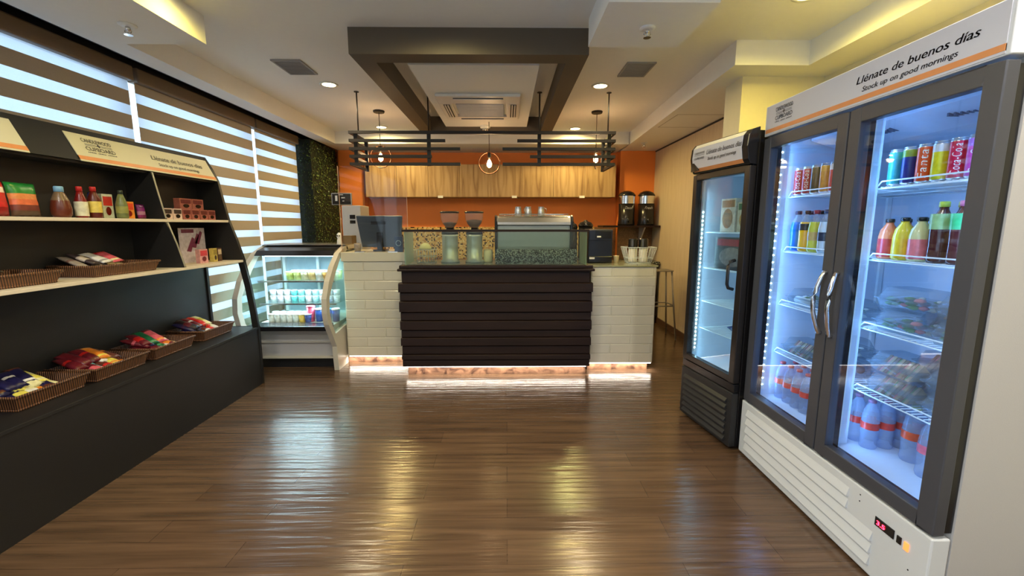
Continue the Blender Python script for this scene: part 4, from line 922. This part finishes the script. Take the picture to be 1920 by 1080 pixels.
t_ = bottle('olive_jar','clear bottle of green olives with dark cap on the upper shelf',(-2.565,2.925,ZU),[(.03,0),(.034,.01),(.034,.08),(.022,.12),(.014,.14)],G_(110,118,70),G_(50,60,50),.015,.022,grp=gp,label=(G_(150,150,80),.03,.07,.0345))
card_box(-2.585,3.0,ZU,.085,.115,.035,(236,140,50),(214,70,40),'orange rice carton between the olive jar and purple pouch')
standing_bag(3.125,.07,.10,[(120,30,90),(170,120,150),(120,30,110),(90,20,90)],'small purple and pink pouch near the divider',th=.03)
card_box(-2.60,3.06,ZU,.04,.05,.04,(120,120,60),(60,90,50),'tiny olive packet in front of the orange carton') if False else None
for o_ in list(C.objects):
    if o_.get('group') == gp and o_.type == 'EMPTY': o_.scale = (.94,.94,1.14)
# right compartment, upper: little cartons
for i in range(6):
    col = (214,190,180) if i < 2 else (160,96,88)
    card_box(-2.575,3.325+.098*i,ZU,.088,.083,.05,col,(96,40,40) if i>1 else (60,50,50),'%s small tea carton from the divider in the bottom row' % ORD[i],'tea_carton',grp='small cartons in the right upper compartment')
for i in range(2):
    card_box(-2.585,3.535+.135*i,ZU+.0845,.128,.083,.05,(150,90,80),(96,36,40),'%s carton stacked on top of the small tea cartons' % ['left','right'][i],'tea_carton',grp='small cartons in the right upper compartment')
# right compartment, middle
ZM = 1.185
mb = MB((-2.66,3.66,ZM)); mb.box(-2.672,-2.668,3.53,3.83,ZM+.001,ZM+.29,G_(208,200,212)); q = G_(130,60,90)
mb.box(-2.668,-2.6672,3.56,3.70,ZM+.25,ZM+.28,q)
for (a,b,c,d) in ((3.60,3.66,.10,.20),(3.66,3.72,.13,.23),(3.70,3.76,.16,.25)):
    V = [mb.v((-2.6668,a,ZM+c)),mb.v((-2.6668,a+.05,ZM+c-.01)),mb.v((-2.6668,b+.04,ZM+d)),mb.v((-2.6668,b+.015,ZM+d+.015))]; mb.f(V,q)
mb.box(-2.70,-2.672,3.66,3.68,ZM+.001,ZM+.2,black); tag(mb.build('display_card'),'white display card with purple sausages picture standing on the middle shelf','display card')
mb = MB((-2.66,3.37,ZM)); mb.box(-2.672,-2.668,3.32,3.46,ZM+.001,ZM+.26,G_(120,116,96)); mb.box(-2.668,-2.667,3.34,3.45,ZM+.14,ZM+.2,G_(190,110,60)); mb.box(-2.70,-2.672,3.38,3.40,ZM+.001,ZM+.2,black); tag(mb.build('display_card'),'narrow olive display card beside the divider on the middle shelf','display card')
card_box(-2.53,3.60,ZM,.095,.115,.035,(206,150,150),(200,60,70),'pink and red carton in front of the display card',grp='cartons on the right middle shelf')
card_box(-2.53,3.74,ZM,.05,.115,.035,(196,176,90),(150,130,60),'yellow olive carton beside the pink one',grp='cartons on the right middle shelf')
card_box(-2.53,3.80,ZM,.05,.115,.035,(90,60,50),(200,180,150),'dark brown carton at the right end of the middle shelf',grp='cartons on the right middle shelf')

# ------------------------------------------------------------------ white double-door refrigerator
FX = 1.55; FN, FF, FM = 1.385, 2.655, 2.00
t = thing('double_door_refrigerator', 'large white and grey double glass door drinks refrigerator at right', 'refrigerator', (1.95,2.02,0)); o = WO[t.name]
mb = MB(o)
mb.box(1.625,2.38,FN,FN+.04,.03,2.19,side_gray); mb.box(1.625,2.38,FF-.04,FF,.03,2.19,side_gray); mb.box(2.34,2.38,FN+.04,FF-.04,.03,2.19,side_gray); mb.box(1.625,2.34,FN+.04,FF-.04,2.03,2.19,side_gray); mb.box(1.625,2.34,FN+.04,FF-.04,.03,.40,side_gray)
mb.build('cabinet', t)
mb = MB(o)
mb.box(1.627,2.34,FN+.041,FN+.047,.40,2.03,liner); mb.box(1.627,2.34,FF-.047,FF-.041,.40,2.03,liner); mb.box(2.33,2.339,FN+.047,FF-.047,.40,2.03,liner); mb.box(1.627,2.33,FN+.047,FF-.047,2.02,2.029,liner); mb.box(1.627,2.33,FN+.047,FF-.047,.401,.42,liner)
mb.build('liner', t)
mb = MB(o); mb.box(1.627,1.70,FM-.022,FM+.022,.42,2.02,liner); mb.build('mullion', t)
mb = MB(o); mb.prism([(1.80,2.02),(1.80,1.99),(2.0,1.93),(2.32,1.93),(2.32,2.02)],'y',FN+.06,FF-.06,mat('evaporator_cover',(.55,.60,.72),.4)); 
dks = mat('vent_slot_dark',(.08,.10,.16),.5)
for c0 in (1.70,2.32):
    for k in range(18):
        a = PI*(k+.5)/18; x = 1.90+.04*math.sin(a)
        yy = c0-.17+.34*k/17
        mb.box(x-.035,x+.035,yy-.004,yy+.004,1.955,1.999-(x-1.865)*.1,dks)
mb.build('evaporator_cover', t)
for y in (FM-.04,FM+.04,FN+.055,FF-.055):
    mb = MB(o); mb.box(2.30,2.325,y-.008,y+.008,.42,1.93,wire_m); mb.build('shelf_standard', t)
# base grille
mb = MB(o); mb.box(FX,1.62,FN,FF,.012,.364,wh_gloss); mb.build('base_panel', t, .006)
mb = MB(o)
for k in range(5):
    z = .055+.056*k
    mb.prism([(FX,z),(FX-.012,z+.006),(FX,z+.045)],'y',1.76 if k>2 else 1.62,2.585,wh_gloss)
    V = [mb.v((FX-.0005,2.60,z+.002)),mb.v((FX-.0005,2.585,z+.045)),mb.v((FX-.0005,2.585,z+.002))]; mb.f(V,black_pl)
mb.build('louvre_ridges', t)
mb = MB(o); mb.box(FX-.004,FX,1.525,1.615,.252,.292,black_pl); mb.build('controller', t, .0035)
mb = MB(o); put_text(mb,'3.5',.026,(FX-.0055,1.603,.262),(0,-1,0),(0,0,1),mat('red_digits',(1,.1,.1),emit=(1,.03,.08),es=6),width=.038,bold=.0006); mb.build('red_digits', t)
mb = MB(o); mb.box(FX-.005,FX,1.493,1.513,.253,.285,black_pl); mb.build('rocker_switch', t, .002)
mb = MB(o); mb.box(FX-.005,FX,1.462,1.482,.248,.282,mat('lit_orange_switch',(.8,.2,.05),emit=(1,.25,.06),es=1.2)); mb.build('rocker_switch', t, .002)
for (y,z) in ((1.455,.18),(1.425,.15),(1.70,.33),(1.70,.30)): mb = MB(o); mb.lathe((FX-.001,y,z),[(.003,0),(.003,.002)],8,black_pl,axis='x'); mb.build('screw', t)
mb = MB(o)
for y in (FN+.06,FF-.06): mb.lathe((1.60,y,0),[(.02,0),(.02,.012)],10,black_pl)
for y in (FN+.06,FF-.06): mb.lathe((2.3,y,0),[(.02,0),(.02,.03)],10,black_pl)
mb.build('feet', t)
# header
mb = MB(o); mb.box(FX+.003,1.624,FN,FF,2.022,2.194,wh_gloss); mb.build('header_box', t, .004)
sign(t, 0, FF-FN-.03, (FX+.003,FF-.015,2.028), .160, (0,-1,0), (0,0,1), (-1,0,0), sign_f, .95, .085, (.50,.66), th=.003)
# doors
def door(y0, y1, hy):
    d = None; fw = .062; z0, z1 = .375, 2.008
    mb = MB(o)
    for q in ((y0,y0+fw,z0,z1),(y1-fw,y1,z0,z1),(y0+fw,y1-fw,z0,z0+fw),(y0+fw,y1-fw,z1-fw,z1)): mb.box(FX,FX+.045,q[0],q[1],q[2],q[3],gray_f)
    d = mb.build('door', t, .004)
    mb = MB(o)
    for q in ((y0+.004,y0+fw-.004,z0+.01,z1-.01),(y1-fw+.004,y1-.004,z0+.01,z1-.01),(y0+fw,y1-fw,z0+.01,z0+fw-.01),(y0+fw,y1-fw,z1-fw+.01,z1-.01)): mb.box(FX+.046,FX+.073,q[0],q[1],q[2],q[3],black_pl)
    g = mb.build('gasket', t)
    mb = MB(o); mb.box(FX+.014,FX+.018,y0+fw,y1-fw,z0+fw,z1-fw,pane('fridge_glass',(.93,.97,1.0))); g = mb.build('glass_pane', t)
    mb = MB(o); pts = []
    for k in range(13):
        a = k/12; pts.append((FX-.012-.032*math.sin(PI*a), hy+(.012 if hy>FM else -.012)*math.sin(PI*a)*(1), .975+.30*a))
    mb.tube([(FX,hy,.975)]+pts+[(FX,hy,1.275)],.010,chrome,10); mb.build('door_handle', t)
door(FM+.004,FF-.012,FM+.036); door(FN+.003,FM-.004,FM-.036)
# lighting strips
for (y,s_) in ((FF-.056,-1),(FM+.034,1),(FM-.034,-1),(FN+.056,1)):
    mb = MB(o); mb.box(1.628,1.650,y-.004,y+.004,.46,1.98,white_pl)
    mb.build('light_rail', t)
    mb = MB(o)
    for k in range(34): mb.box(1.630,1.638,y-.0062*1 if s_<0 else y+.0045,y-.0045 if s_<0 else y+.0062,.488+k*.0435,.494+k*.0435,led_blue)
    mb.build('led_dots', t)
    lamp('fridge_led', 'AREA', (1.665,y+s_*.012,1.22), 2.3, (.20,.47,1.0), rot=(PI/2*s_*-1 if False else 0,0,0), size=.03, sy=1.5)
    L_ = bpy.data.objects[-1] if False else C.objects[-1]
    dirv = Vector((.75,s_*.66,0)); zax = -dirv.normalized(); yax = Vector((0,0,1)); xax = yax.cross(zax)
    L_.rotation_euler = Matrix((xax,yax,zax)).transposed().to_euler()
# wire shelves
SHZ = [1.675,1.35,1.025,.72]
def wire_shelf(ya, yb, z, parent, xa=1.70, xb=2.29, oo=None):
    mb = MB(oo if oo is not None else o); r = .0035
    mb.tube([(xa,ya,z-.012),(xa,yb,z-.012),(xb,yb,z-.012),(xb,ya,z-.012)],r,wire_m,6,closed=True)
    mb.tube([(xa,ya,z-.008),(xa-.002,ya+.03,z+.02),(xa-.002,yb-.03,z+.02),(xa,yb,z-.008)],r,wire_m,6)
    n = int((yb-ya)/.026)
    for k in range(1,n):
        y = ya+(yb-ya)*k/n
        mb.tube([(xa,y,z-.006),(xb,y,z-.006)],.0021,wire_m,4)
    for x in (xa+.2,xa+.4): mb.tube([(x,ya,z-.0115),(x,yb,z-.0115)],.003,wire_m,5)
    return mb.build('wire_shelf', parent)
for z in SHZ:
    wire_shelf(FN+.055,FM-.012,z,t); wire_shelf(FM+.012,FF-.05,z,t)

# --- drinks
def can_mat(base, stripe): 
    return G_(*base), G_(*stripe)
ctop = mat('can_aluminium',(.7,.7,.72),.3,.9)
def can(loc, base, top, script, lab, grp, h=.160, r=.0290):
    t = thing('drink_can', lab, 'can', loc, group=grp); x,y,z = loc; o = WO[t.name]; b = G_(*base); tp = G_(*top)
    mb = MB(o); mb.lathe(loc,[(r*.8,0),(r,.008),(r,h*.72),(r,h-.016),(r*.9,h-.006)],20,[ctop,b,tp,ctop]); mb.build('body', t)
    mb = MB(o); mb.lathe((x,y,z+h-.006),[(r*.9,0),(r*.92,.003),(r*.84,.003),(r*.82,0)],20,ctop); mb.build('rim', t)
    if script:
        wsc = mat('can_white_script',(.8,.8,.8),.4)
        V, Fc = text_geo(script, .03, .15, 1.15)
        x0 = min(v[0] for v in V); x1 = max(v[0] for v in V); k = h*.72/(x1-x0); mb = MB(o); sg = []
        for v in V:   # vertical lettering wrapped on the side facing the door
            u = z+h*.12+(v[0]-x0)*k; a = PI+ .28 - (-(v[1]-.012)*1.3)/r*1.0 if False else PI+.45-(v[1]-.012)*(-1.35)/r*-1
            sg.append(mb.v((x+(r+.0004)*math.cos(a), y+(r+.0004)*math.sin(a), u)))
        for q in Fc: mb.f([sg[i] for i in q], wsc)
        mb.build('lettering', t)
    return t
CZ = SHZ[0]-.002
gL = 'cans on the top shelf behind the left door'; gR = 'cans on the top shelf behind the right door'
LC = [((176,28,40),(176,28,40),'Coca-Cola','red can at the far end'),((170,24,36),(190,60,70),'Coca-Cola','second red can'),((24,52,38),(30,60,44),None,'dark green can'),((190,130,50),(206,150,60),None,'amber gold can'),((196,60,60),(214,206,204),None,'red and white can'),((150,30,40),(160,40,50),None,'crimson can nearest the middle')]
for i,(b,tp,s_,lb) in enumerate(LC):
    can((1.735,2.568-.070*i,CZ),b,tp,s_,lb+' on the top shelf behind the left door',gL)
    can((1.800,2.568-.070*i,CZ),b,tp,None,'second-row '+lb+', behind its twin, left door top shelf',gL)
RC = [((50,150,150),(60,160,156),None,'teal can'),((30,40,120),(130,160,50),None,'dark blue can with green top'),((226,84,30),(226,84,30),'Fanta','orange can'),((222,206,30),(214,216,220),None,'yellow can with white top'),((206,26,70),(206,26,70),'Coca-Cola','red cola can'),((206,70,180),(170,110,220),'Coca-Cola','pink and violet cola can')]
for i,(b,tp,s_,lb) in enumerate(RC):
    can((1.740,1.940-.066*i,CZ),b,tp,s_,lb+' on the top shelf behind the right door',gR)
    can((1.805,1.940-.066*i,CZ),b,tp,None,'second-row '+lb+', behind its twin, right door top shelf',gR)
def pet(loc, h, r, liq, capc, lab, grp, labc=None, lz=(.3,.6), nm='drink_bottle', clear_top=True):
    x,y,z = loc; L = liq if not isinstance(liq, tuple) else juice(*liq)
    top = clearp if clear_top else L
    return bottle(nm, lab, loc, [(r*.85,0),(r,h*.05),(r*.96,h*.3),(r,h*.55),(r*.85,h*.72),(r*.42,h*.86),(r*.38,h*.91)],[L,L,L,L,top,top], G_(*capc), r*.46, h*.09, grp=grp,
                  label=(G_(*labc),h*lz[0],h*lz[1],r*1.015) if labc else None, seg=16)
def juice(r,g,b): 
    return mat('juice_%02x%02x%02x'%(r,g,b), s2l(r,g,b), .12, noise=.1, scale=25)
g2 = 'bottles on the second shelf behind the left door'
B2 = [((20,110,220),(24,30,60),None,'bright blue drink bottle at the far end'),((240,180,20),(30,24,24),(40,26,24),'orange yellow drink bottle with dark shoulder band'),((200,200,70),(150,40,50),(190,160,90),'pale green yellow juice bottle with red cap'),((190,205,215),(40,60,90),(40,50,70),'clear drink bottle with dark label'),((210,120,40),(30,30,30),None,'amber drink bottle nearest the middle post')]
for i,(lq,cp,lc,lb) in enumerate(B2):
    for row in (0,1):
        pet((1.745+.08*row,[2.563,2.487,2.41,2.33,2.25][i],SHZ[1]-.002),.235,.037,lq,cp,('second-row ' if row else '')+lb+', left door second shelf',g2,lc,(.52,.68) if i==1 else (.28,.48))
g3 = 'bottles on the second shelf behind the right door'
B3 = [((214,120,80),(24,24,26),(180,50,50),.165,'orange juice bottle with red label'),((226,200,60),(24,24,26),(236,190,40),.170,'yellow juice bottle with yellow label'),((214,206,150),(24,24,26),(230,120,130),.170,'pale juice bottle with pink and yellow label'),((70,32,34),(190,214,80),(150,190,130),.225,'dark red tea bottle with lime green cap'),((84,36,44),(230,120,170),(60,210,140),.225,'dark red tea bottle with pink cap and green label')]
for i,(lq,cp,lc,h,lb) in enumerate(B3):
    for row in (0,1):
        pet((1.75+.08*row,[1.948,1.872,1.796,1.712,1.632][i],SHZ[1]-.002),h*1.09,.037,lq,cp,('second-row ' if row else '')+lb+', right door second shelf',g3,lc,(.05,.5) if i<3 else (.55,.8),clear_top=(i>=9))
# water bottles on the floor
water = plastic('clear_water_bottle',(.62,.72,.9),.28,.06)
def wbottle(loc, h, r, labc, lab, grp, capc=(200,90,90)):
    return bottle('water_bottle', lab, loc, [(r*.9,0),(r,h*.04),(r*.93,h*.2),(r,h*.36),(r,h*.56),(r*.93,h*.66),(r*.8,h*.78),(r*.4,h*.90),(r*.38,h*.93)],[water]*8, G_(*capc), r*.45, h*.06, grp=grp, label=(G_(*labc),h*.40,h*.54,r*1.015), seg=14)
gw = 'water bottles on the refrigerator floor, left door'; n_=0
for row in range(2):
    for i in range(5):
        wbottle((1.735+.08*row,2.56-.076*i,.421),.235,.036,(226,76,60),'%s red-labelled water bottle from the far end, %s row, left door floor' % (ORD[i],['front','back'][row]),gw)
gw = 'water bottles on the refrigerator floor, right door'
for row in range(2):
    for i in range(4):
        wbottle((1.775+.078*i,[1.945,2.022][row],.421),.245,.037,(214,66,54),'%s red-labelled water bottle from the glass, %s row by the middle post, right door floor' % (ORD[i],['near','far'][row]),gw,(150,110,140))
wbottle((1.87,1.82,.421),.27,.043,(240,90,50),'larger water bottle with orange label near the right door glass',gw,(180,190,90))
wbottle((1.82,1.69,.421),.27,.043,(246,110,130),'larger water bottle with pink label nearest the right door edge',gw,(230,200,210))
# clamshells
bread = mat('bread_slice', s2l(180,148,106), .7, noise=.35, scale=40, bump=.3); crust = mat('bread_crust', s2l(120,84,54), .7, noise=.3, scale=50); lettuce = mat('lettuce', s2l(96,130,60), .5, noise=.5, scale=60); pinkh = mat('ham', s2l(220,120,110), .5, noise=.3); whitec = mat('white_tortilla', s2l(226,222,206), .6, noise=.2, scale=40)
def clam_proto(kind):
    t = thing('clamshell_container', '', 'food container', world=False)
    mb = MB(); frustum(mb,0,0,0,.036,.062,.088,.072,.098,clam,top=False); mb.build('tray', t)
    mb = MB(); frustum(mb,0,0,.038,.041,.078,.104,.078,.104,clam,r=.2); frustum(mb,0,0,.041,.082,.070,.096,.052,.078,clam,bottom=False); 
    mb.build('lid', t)
    mb = MB(); rn = random.Random(hash(kind)%100 if False else len(kind))
    if kind == 'sandwich':
        for k in range(4):
            yy = -.066+.036*k; mb.prism([(-.052,.006),(.052,.006),(.0,.066)],'y',yy,yy+.012,bread); mb.prism([(-.05,.007),(.05,.007),(.0,.062)],'y',yy+.0125,yy+.020,[lettuce,pinkh][k%2]); mb.prism([(-.053,.005),(.053,.005),(.0,.067)],'y',yy+.0205,yy+.030,crust)
    elif kind == 'salad':
        for k in range(26):
            x,y,z = rn.uniform(-.05,.05),rn.uniform(-.075,.075),rn.uniform(.012,.045); s_=rn.uniform(.010,.02)
            mb.lathe((x,y,z),[(.001,-s_*.5),(s_,-s_*.1),(s_*.8,s_*.3),(.001,s_*.5)],7,[lettuce,lettuce,whitec,pinkh][k%4])
    else:
        for k in range(3):
            mb.lathe((-.036+.036*k,0,.028),[(.006,-.07),(.017,-.062),(.018,.06),(.006,.07)],12,[whitec,whitec,crust][k%3],axis='y')
        for k in range(5): mb.lathe((rn.uniform(-.04,.04),rn.uniform(-.05,.05),.048),[(.001,-.006),(.014,0),(.001,.006)],8,lettuce)
    mb.build('filling', t)
    return t
KP = {k: clam_proto(k) for k in ('sandwich','salad','wrap')}; usedk = set()
def clamshell(kind, loc, rz, lab, grp, sc=1.0):
    if kind in usedk: q = dup(KP[kind], loc, rz, lab, grp, scale=sc)
    else: q = KP[kind]; usedk.add(kind); q.location = loc; q.rotation_euler=(0,0,rz); q.scale=(sc,)*3; tag(q,lab,group=grp)
    return q
gc = 'clear food boxes in the white refrigerator'
z3, z4 = SHZ[2]-.003, SHZ[3]-.003
for i,(y,k,n) in enumerate(((1.86,'salad',2),(1.65,'salad',2),(1.50,'sandwich',2))):
    pass
lst = [('salad',(1.79,1.85,z3),'leafy salad box at far end of the third shelf, right door'),('salad',(1.79,1.85,z3+.084),'salad box stacked on the far leafy one, third shelf, right door'),
 ('salad',(1.79,1.635,z3),'salad box in the middle of the third shelf, right door'),('wrap',(1.95,1.63,z3),'wrap box behind the middle salad box, third shelf, right door'),('sandwich',(1.95,1.86,z3),'sandwich box behind the far leafy salad box, third shelf, right door'),
 ('sandwich',(1.79,1.49+.03,z3+.084),'sandwich box on top at the near end, third shelf, right door'),
 ('sandwich',(1.79,1.85,z4),'triangular sandwich box at far end of the fourth shelf, right door'),('sandwich',(1.79,1.85,z4+.084),'sandwich box stacked on the far one, fourth shelf, right door'),
 ('wrap',(1.79,1.62,z4),'white wrap box in the middle of the fourth shelf, right door'),('wrap',(1.79,1.60,z4+.084),'wrap box stacked on the middle one, fourth shelf, right door'),
 ('sandwich',(1.955,1.85,z4),'rear sandwich box at the far end, fourth shelf, right door'),('sandwich',(1.955,1.85,z4+.084),'rear upper sandwich box, fourth shelf, right door'),('wrap',(1.955,1.62,z4),'rear wrap box, fourth shelf, right door'),
 ('wrap',(1.79,2.48,z3),'flat wrap box at far end of the third shelf, left door'),('salad',(1.79,2.26,z3),'salad box at the near end of the third shelf, left door'),
 ('sandwich',(1.79,2.48,z4),'sandwich box at far end of the fourth shelf, left door'),('wrap',(1.79,2.26,z4),'wrap box at the near end of the fourth shelf, left door'),('salad',(1.79,2.26,z4+.084),'salad box stacked on the near wrap box, fourth shelf, left door')]
for k,loc,lab in lst: clamshell(k,(loc[0]+.015+(.055 if loc[0]>1.9 else 0),{1.85:1.83,1.86:1.83,1.635:1.565,1.63:1.565,1.62:1.565,1.60:1.56,1.49+.03:1.56,2.48:2.455,2.26:2.19}.get(loc[1],loc[1]),loc[2] if loc[2]<z3+.05 and not z4+.05<loc[2]<z3-.05 else loc[2]+.017),rb.uniform(-.03,.03),lab,gc,1.2)

# ------------------------------------------------------------------ black single-door refrigerator (turned a little)
t = thing('single_door_refrigerator', 'narrow black glass door refrigerator beyond the white one', 'refrigerator', (1.487,2.662,0), rz=math.atan2(1.394-1.485,3.235-2.659)*-1, world=False)
BF = t; Wd = .60; D = .60
def bb_(name, fn, bevel=0, parent=None):
    mb = MB(); fn(mb); ob = mb.build(name, None, bevel); ob.parent = parent or BF; return ob
def f(mb):
    for q in ((0,.035),(Wd-.035,Wd)): mb.box(.05,D,q[0],q[1],.02,2.07,black_pl)
    mb.box(D-.03,D,.035,Wd-.035,.02,2.07,black_pl); mb.box(.05,D,.035,Wd-.035,1.87,2.07,black_pl); mb.box(.05,D,.035,Wd-.035,.02,.46,black_pl)
bb_('cabinet', f, .004)
def f(mb):
    mb.box(.055,D-.03,.036,.041,.461,1.868,liner); mb.box(.055,D-.03,Wd-.041,Wd-.036,.461,1.868,liner); mb.box(D-.037,D-.031,.041,Wd-.041,.461,1.868,liner); mb.box(.055,D-.04,.041,Wd-.041,1.86,1.868,liner); mb.box(.055,D-.04,.041,Wd-.041,.461,.47,liner)
bb_('liner', f)
def f(mb):
    mb.box(.0,.05,.0,Wd,.02,.40,mat('charcoal_grille',(.018,.017,.018),.5))
bb_('base_panel', f, .008)
def f(mb):
    gm = mat('charcoal_louvre',(.03,.029,.03),.45)
    for k in range(7):
        z = .045+.045*k
        mb.prism([(-.0,z),(-.016,z+.006),(-.016,z+.014),(0,z+.034)],'y',.05,Wd-.05,gm)
bb_('louvre_ridges', f, .002)
def f(mb): mb.box(.005,.05,0,Wd,.405,.46,black_pl)
bb_('lower_rail', f, .004)
fw = .048; z0b, z1b = .465, 1.862
def f(mb):
    for q in ((.002,fw,z0b,z1b),(Wd-fw,Wd-.002,z0b,z1b),(fw,Wd-fw,z0b,z0b+.045),(fw,Wd-fw,z1b-.04,z1b)): mb.box(0,.045,*q,mat('dark_bronze_door_frame',(.022,.018,.016),.28))
bb_('door', f, .005)
def f(mb): mb.box(.02,.024,fw,Wd-fw,z0b+.045,z1b-.04,pane('black_fridge_glass',(.85,.9,.92)))
bb_('glass_pane', f)
def f(mb): mb.tube([(0,.075,1.275),(-.035,.075,1.265),(-.045,.075,1.24),(-.045,.075,1.12),(-.035,.075,1.095),(0,.075,1.085)],.011,black_pl,10)
bb_('door_handle', f)
def f(mb):
    P = [(.05,1.866),(.0,1.872),(-.02,1.90),(-.032,1.975),(-.024,2.045),(.0,2.075),(.05,2.092)]
    mb.prism(P,'y',0,Wd,black_pl)
bb_('header_box', f, .004)
def f(mb):
    for k in range(1,5): 
        P = [(-.006,1.882),(-.021,1.905),(-.032,1.975),(-.024,2.045),(.0,2.072)]
        (x0,z0),(x1,z1) = P[k-1],P[k]
        mb.prism([(x0-.003,z0),(x1-.003,z1),(x1,z1),(x0,z0)],'y',.05,Wd-.03,sign_o if k == 1 else sign_f)
bb_('sign_board', f)
def f(mb):
    n = Vector((-1,0,.0)); 
    def T(s_,size,y,z,wd,sh=.2,bd=.0005):
        put_text(mb,s_,size,(-.0375+.0035*abs(z-1.975)/.05,y,z),(0,-1,0),(0.05,0,1),ink,width=wd,shear=sh,bold=bd)
    T('CANDLEWOOD',.022,Wd-.06,2.0,.115,0); T('CUPBOARD',.022,Wd-.06,1.965,.115,0); T('Llénate de buenos días',.046,Wd-.20,1.985,.355); T('Stock up on good mornings',.03,Wd-.215,1.945,.29)
    mb.box(-.0375,-.0365,Wd-.175,Wd-.06,1.991,1.993,ink)
bb_('lettering', f)
def f(mb): mb.prism([(Wd-.02,1.885),(Wd-.11,1.89),(Wd-.05,1.945),(Wd-.02,1.945)],'x',-.034,-.022,black_pl)
bb_('corner_badge', f)
BZ = [1.455,1.19,.935,.725]
for z in BZ:
    mb = MB(); r=.003; xa,xb,ya,yb = .10,D-.06,.05,Wd-.05
    mb.tube([(xa,ya,z-.01),(xa,yb,z-.01),(xb,yb,z-.01),(xb,ya,z-.01)],.0035,wire_m,6,closed=True)
    for k in range(1,20): y = ya+(yb-ya)*k/20; mb.tube([(xa,y,z-.005),(xb,y,z-.005)],.0018,wire_m,4)
    ob = mb.build('wire_shelf'); ob.parent = BF
def f(mb):
    mb.box(.06,.075,Wd-.05,Wd-.043,.52,1.85,white_pl)
    for k in range(34): mb.box(.062,.072,Wd-.0535,Wd-.05,.55+k*.0315,.560+k*.0315,led_blue)
bb_('led_dots', f)
Mb = Matrix.Translation(BF.location) @ Matrix.Rotation(BF.rotation_euler.z,4,'Z')
for (y,s_,e) in ((Wd-.06,-1,1.3),(.055,1,.55)):
    p = Mb @ Vector((.075,y,1.1)); L_ = lamp('fridge_led','AREA',p,e,(.40,.78,1.0),size=.02,sy=1.3)
    zax = -(Mb.to_3x3() @ Vector((.7,s_*.7,0))).normalized(); yax = Vector((0,0,1)); L_.rotation_euler = Matrix((yax.cross(zax),yax,zax)).transposed().to_euler()
def bput(ob, x, y, z, rz=0): p = Mb @ Vector((x,y,z)); ob.location = p; ob.rotation_euler = (0,0,BF.rotation_euler.z+rz); return ob
def fbox(nm, lab, x, y, z, d, wd, h, c1, c2, c3):
    mb = MB(); mb.box(0,d,-wd/2,wd/2,0,h,G_(*c1)); mb.box(-.0012,0,-wd*.44,wd*.44,h*.74,h*.95,G_(*c2))
    rn = random.Random(int(y*50)); pm = mat('food_photo_print_%d' % int(y*100), s2l(*c3), .5, noise=.7, scale=35)
    V = [mb.v((-.0014,wd*.36*math.cos(a),h*.40+h*.30*math.sin(a))) for a in [2*PI*k/18 for k in range(18)]]; mb.f(V,pm)
    ob = mb.build(nm); tag(ob, lab, 'box', 'frozen food boxes in the black refrigerator'); return bput(ob,x,y,z+.001)
fbox('frozen_food_box','frozen food box with food photo on the top shelf, far one',.13,.355,BZ[0]-.003,.05,.15,.23,(206,196,176),(160,120,80),(150,110,60))
fbox('frozen_food_box','frozen food box with food photo on the top shelf, near one',.13,.175,BZ[0]-.003,.05,.16,.20,(190,184,160),(80,110,70),(170,130,60))
fbox('frozen_food_bag','dark frozen food box with red top on the second shelf',.12,.27,BZ[1]-.003,.10,.37,.225,(60,56,58),(150,40,50),(110,100,96))
o_ = bag((0,0,0),(0,0,0),.17,.12,.05,[(30,50,110),(60,70,120),(24,40,96)],'blue bag of frozen snacks on the lowest shelf of the black refrigerator',None); bput(o_,.24,.28,BZ[3]+.0,1.3)
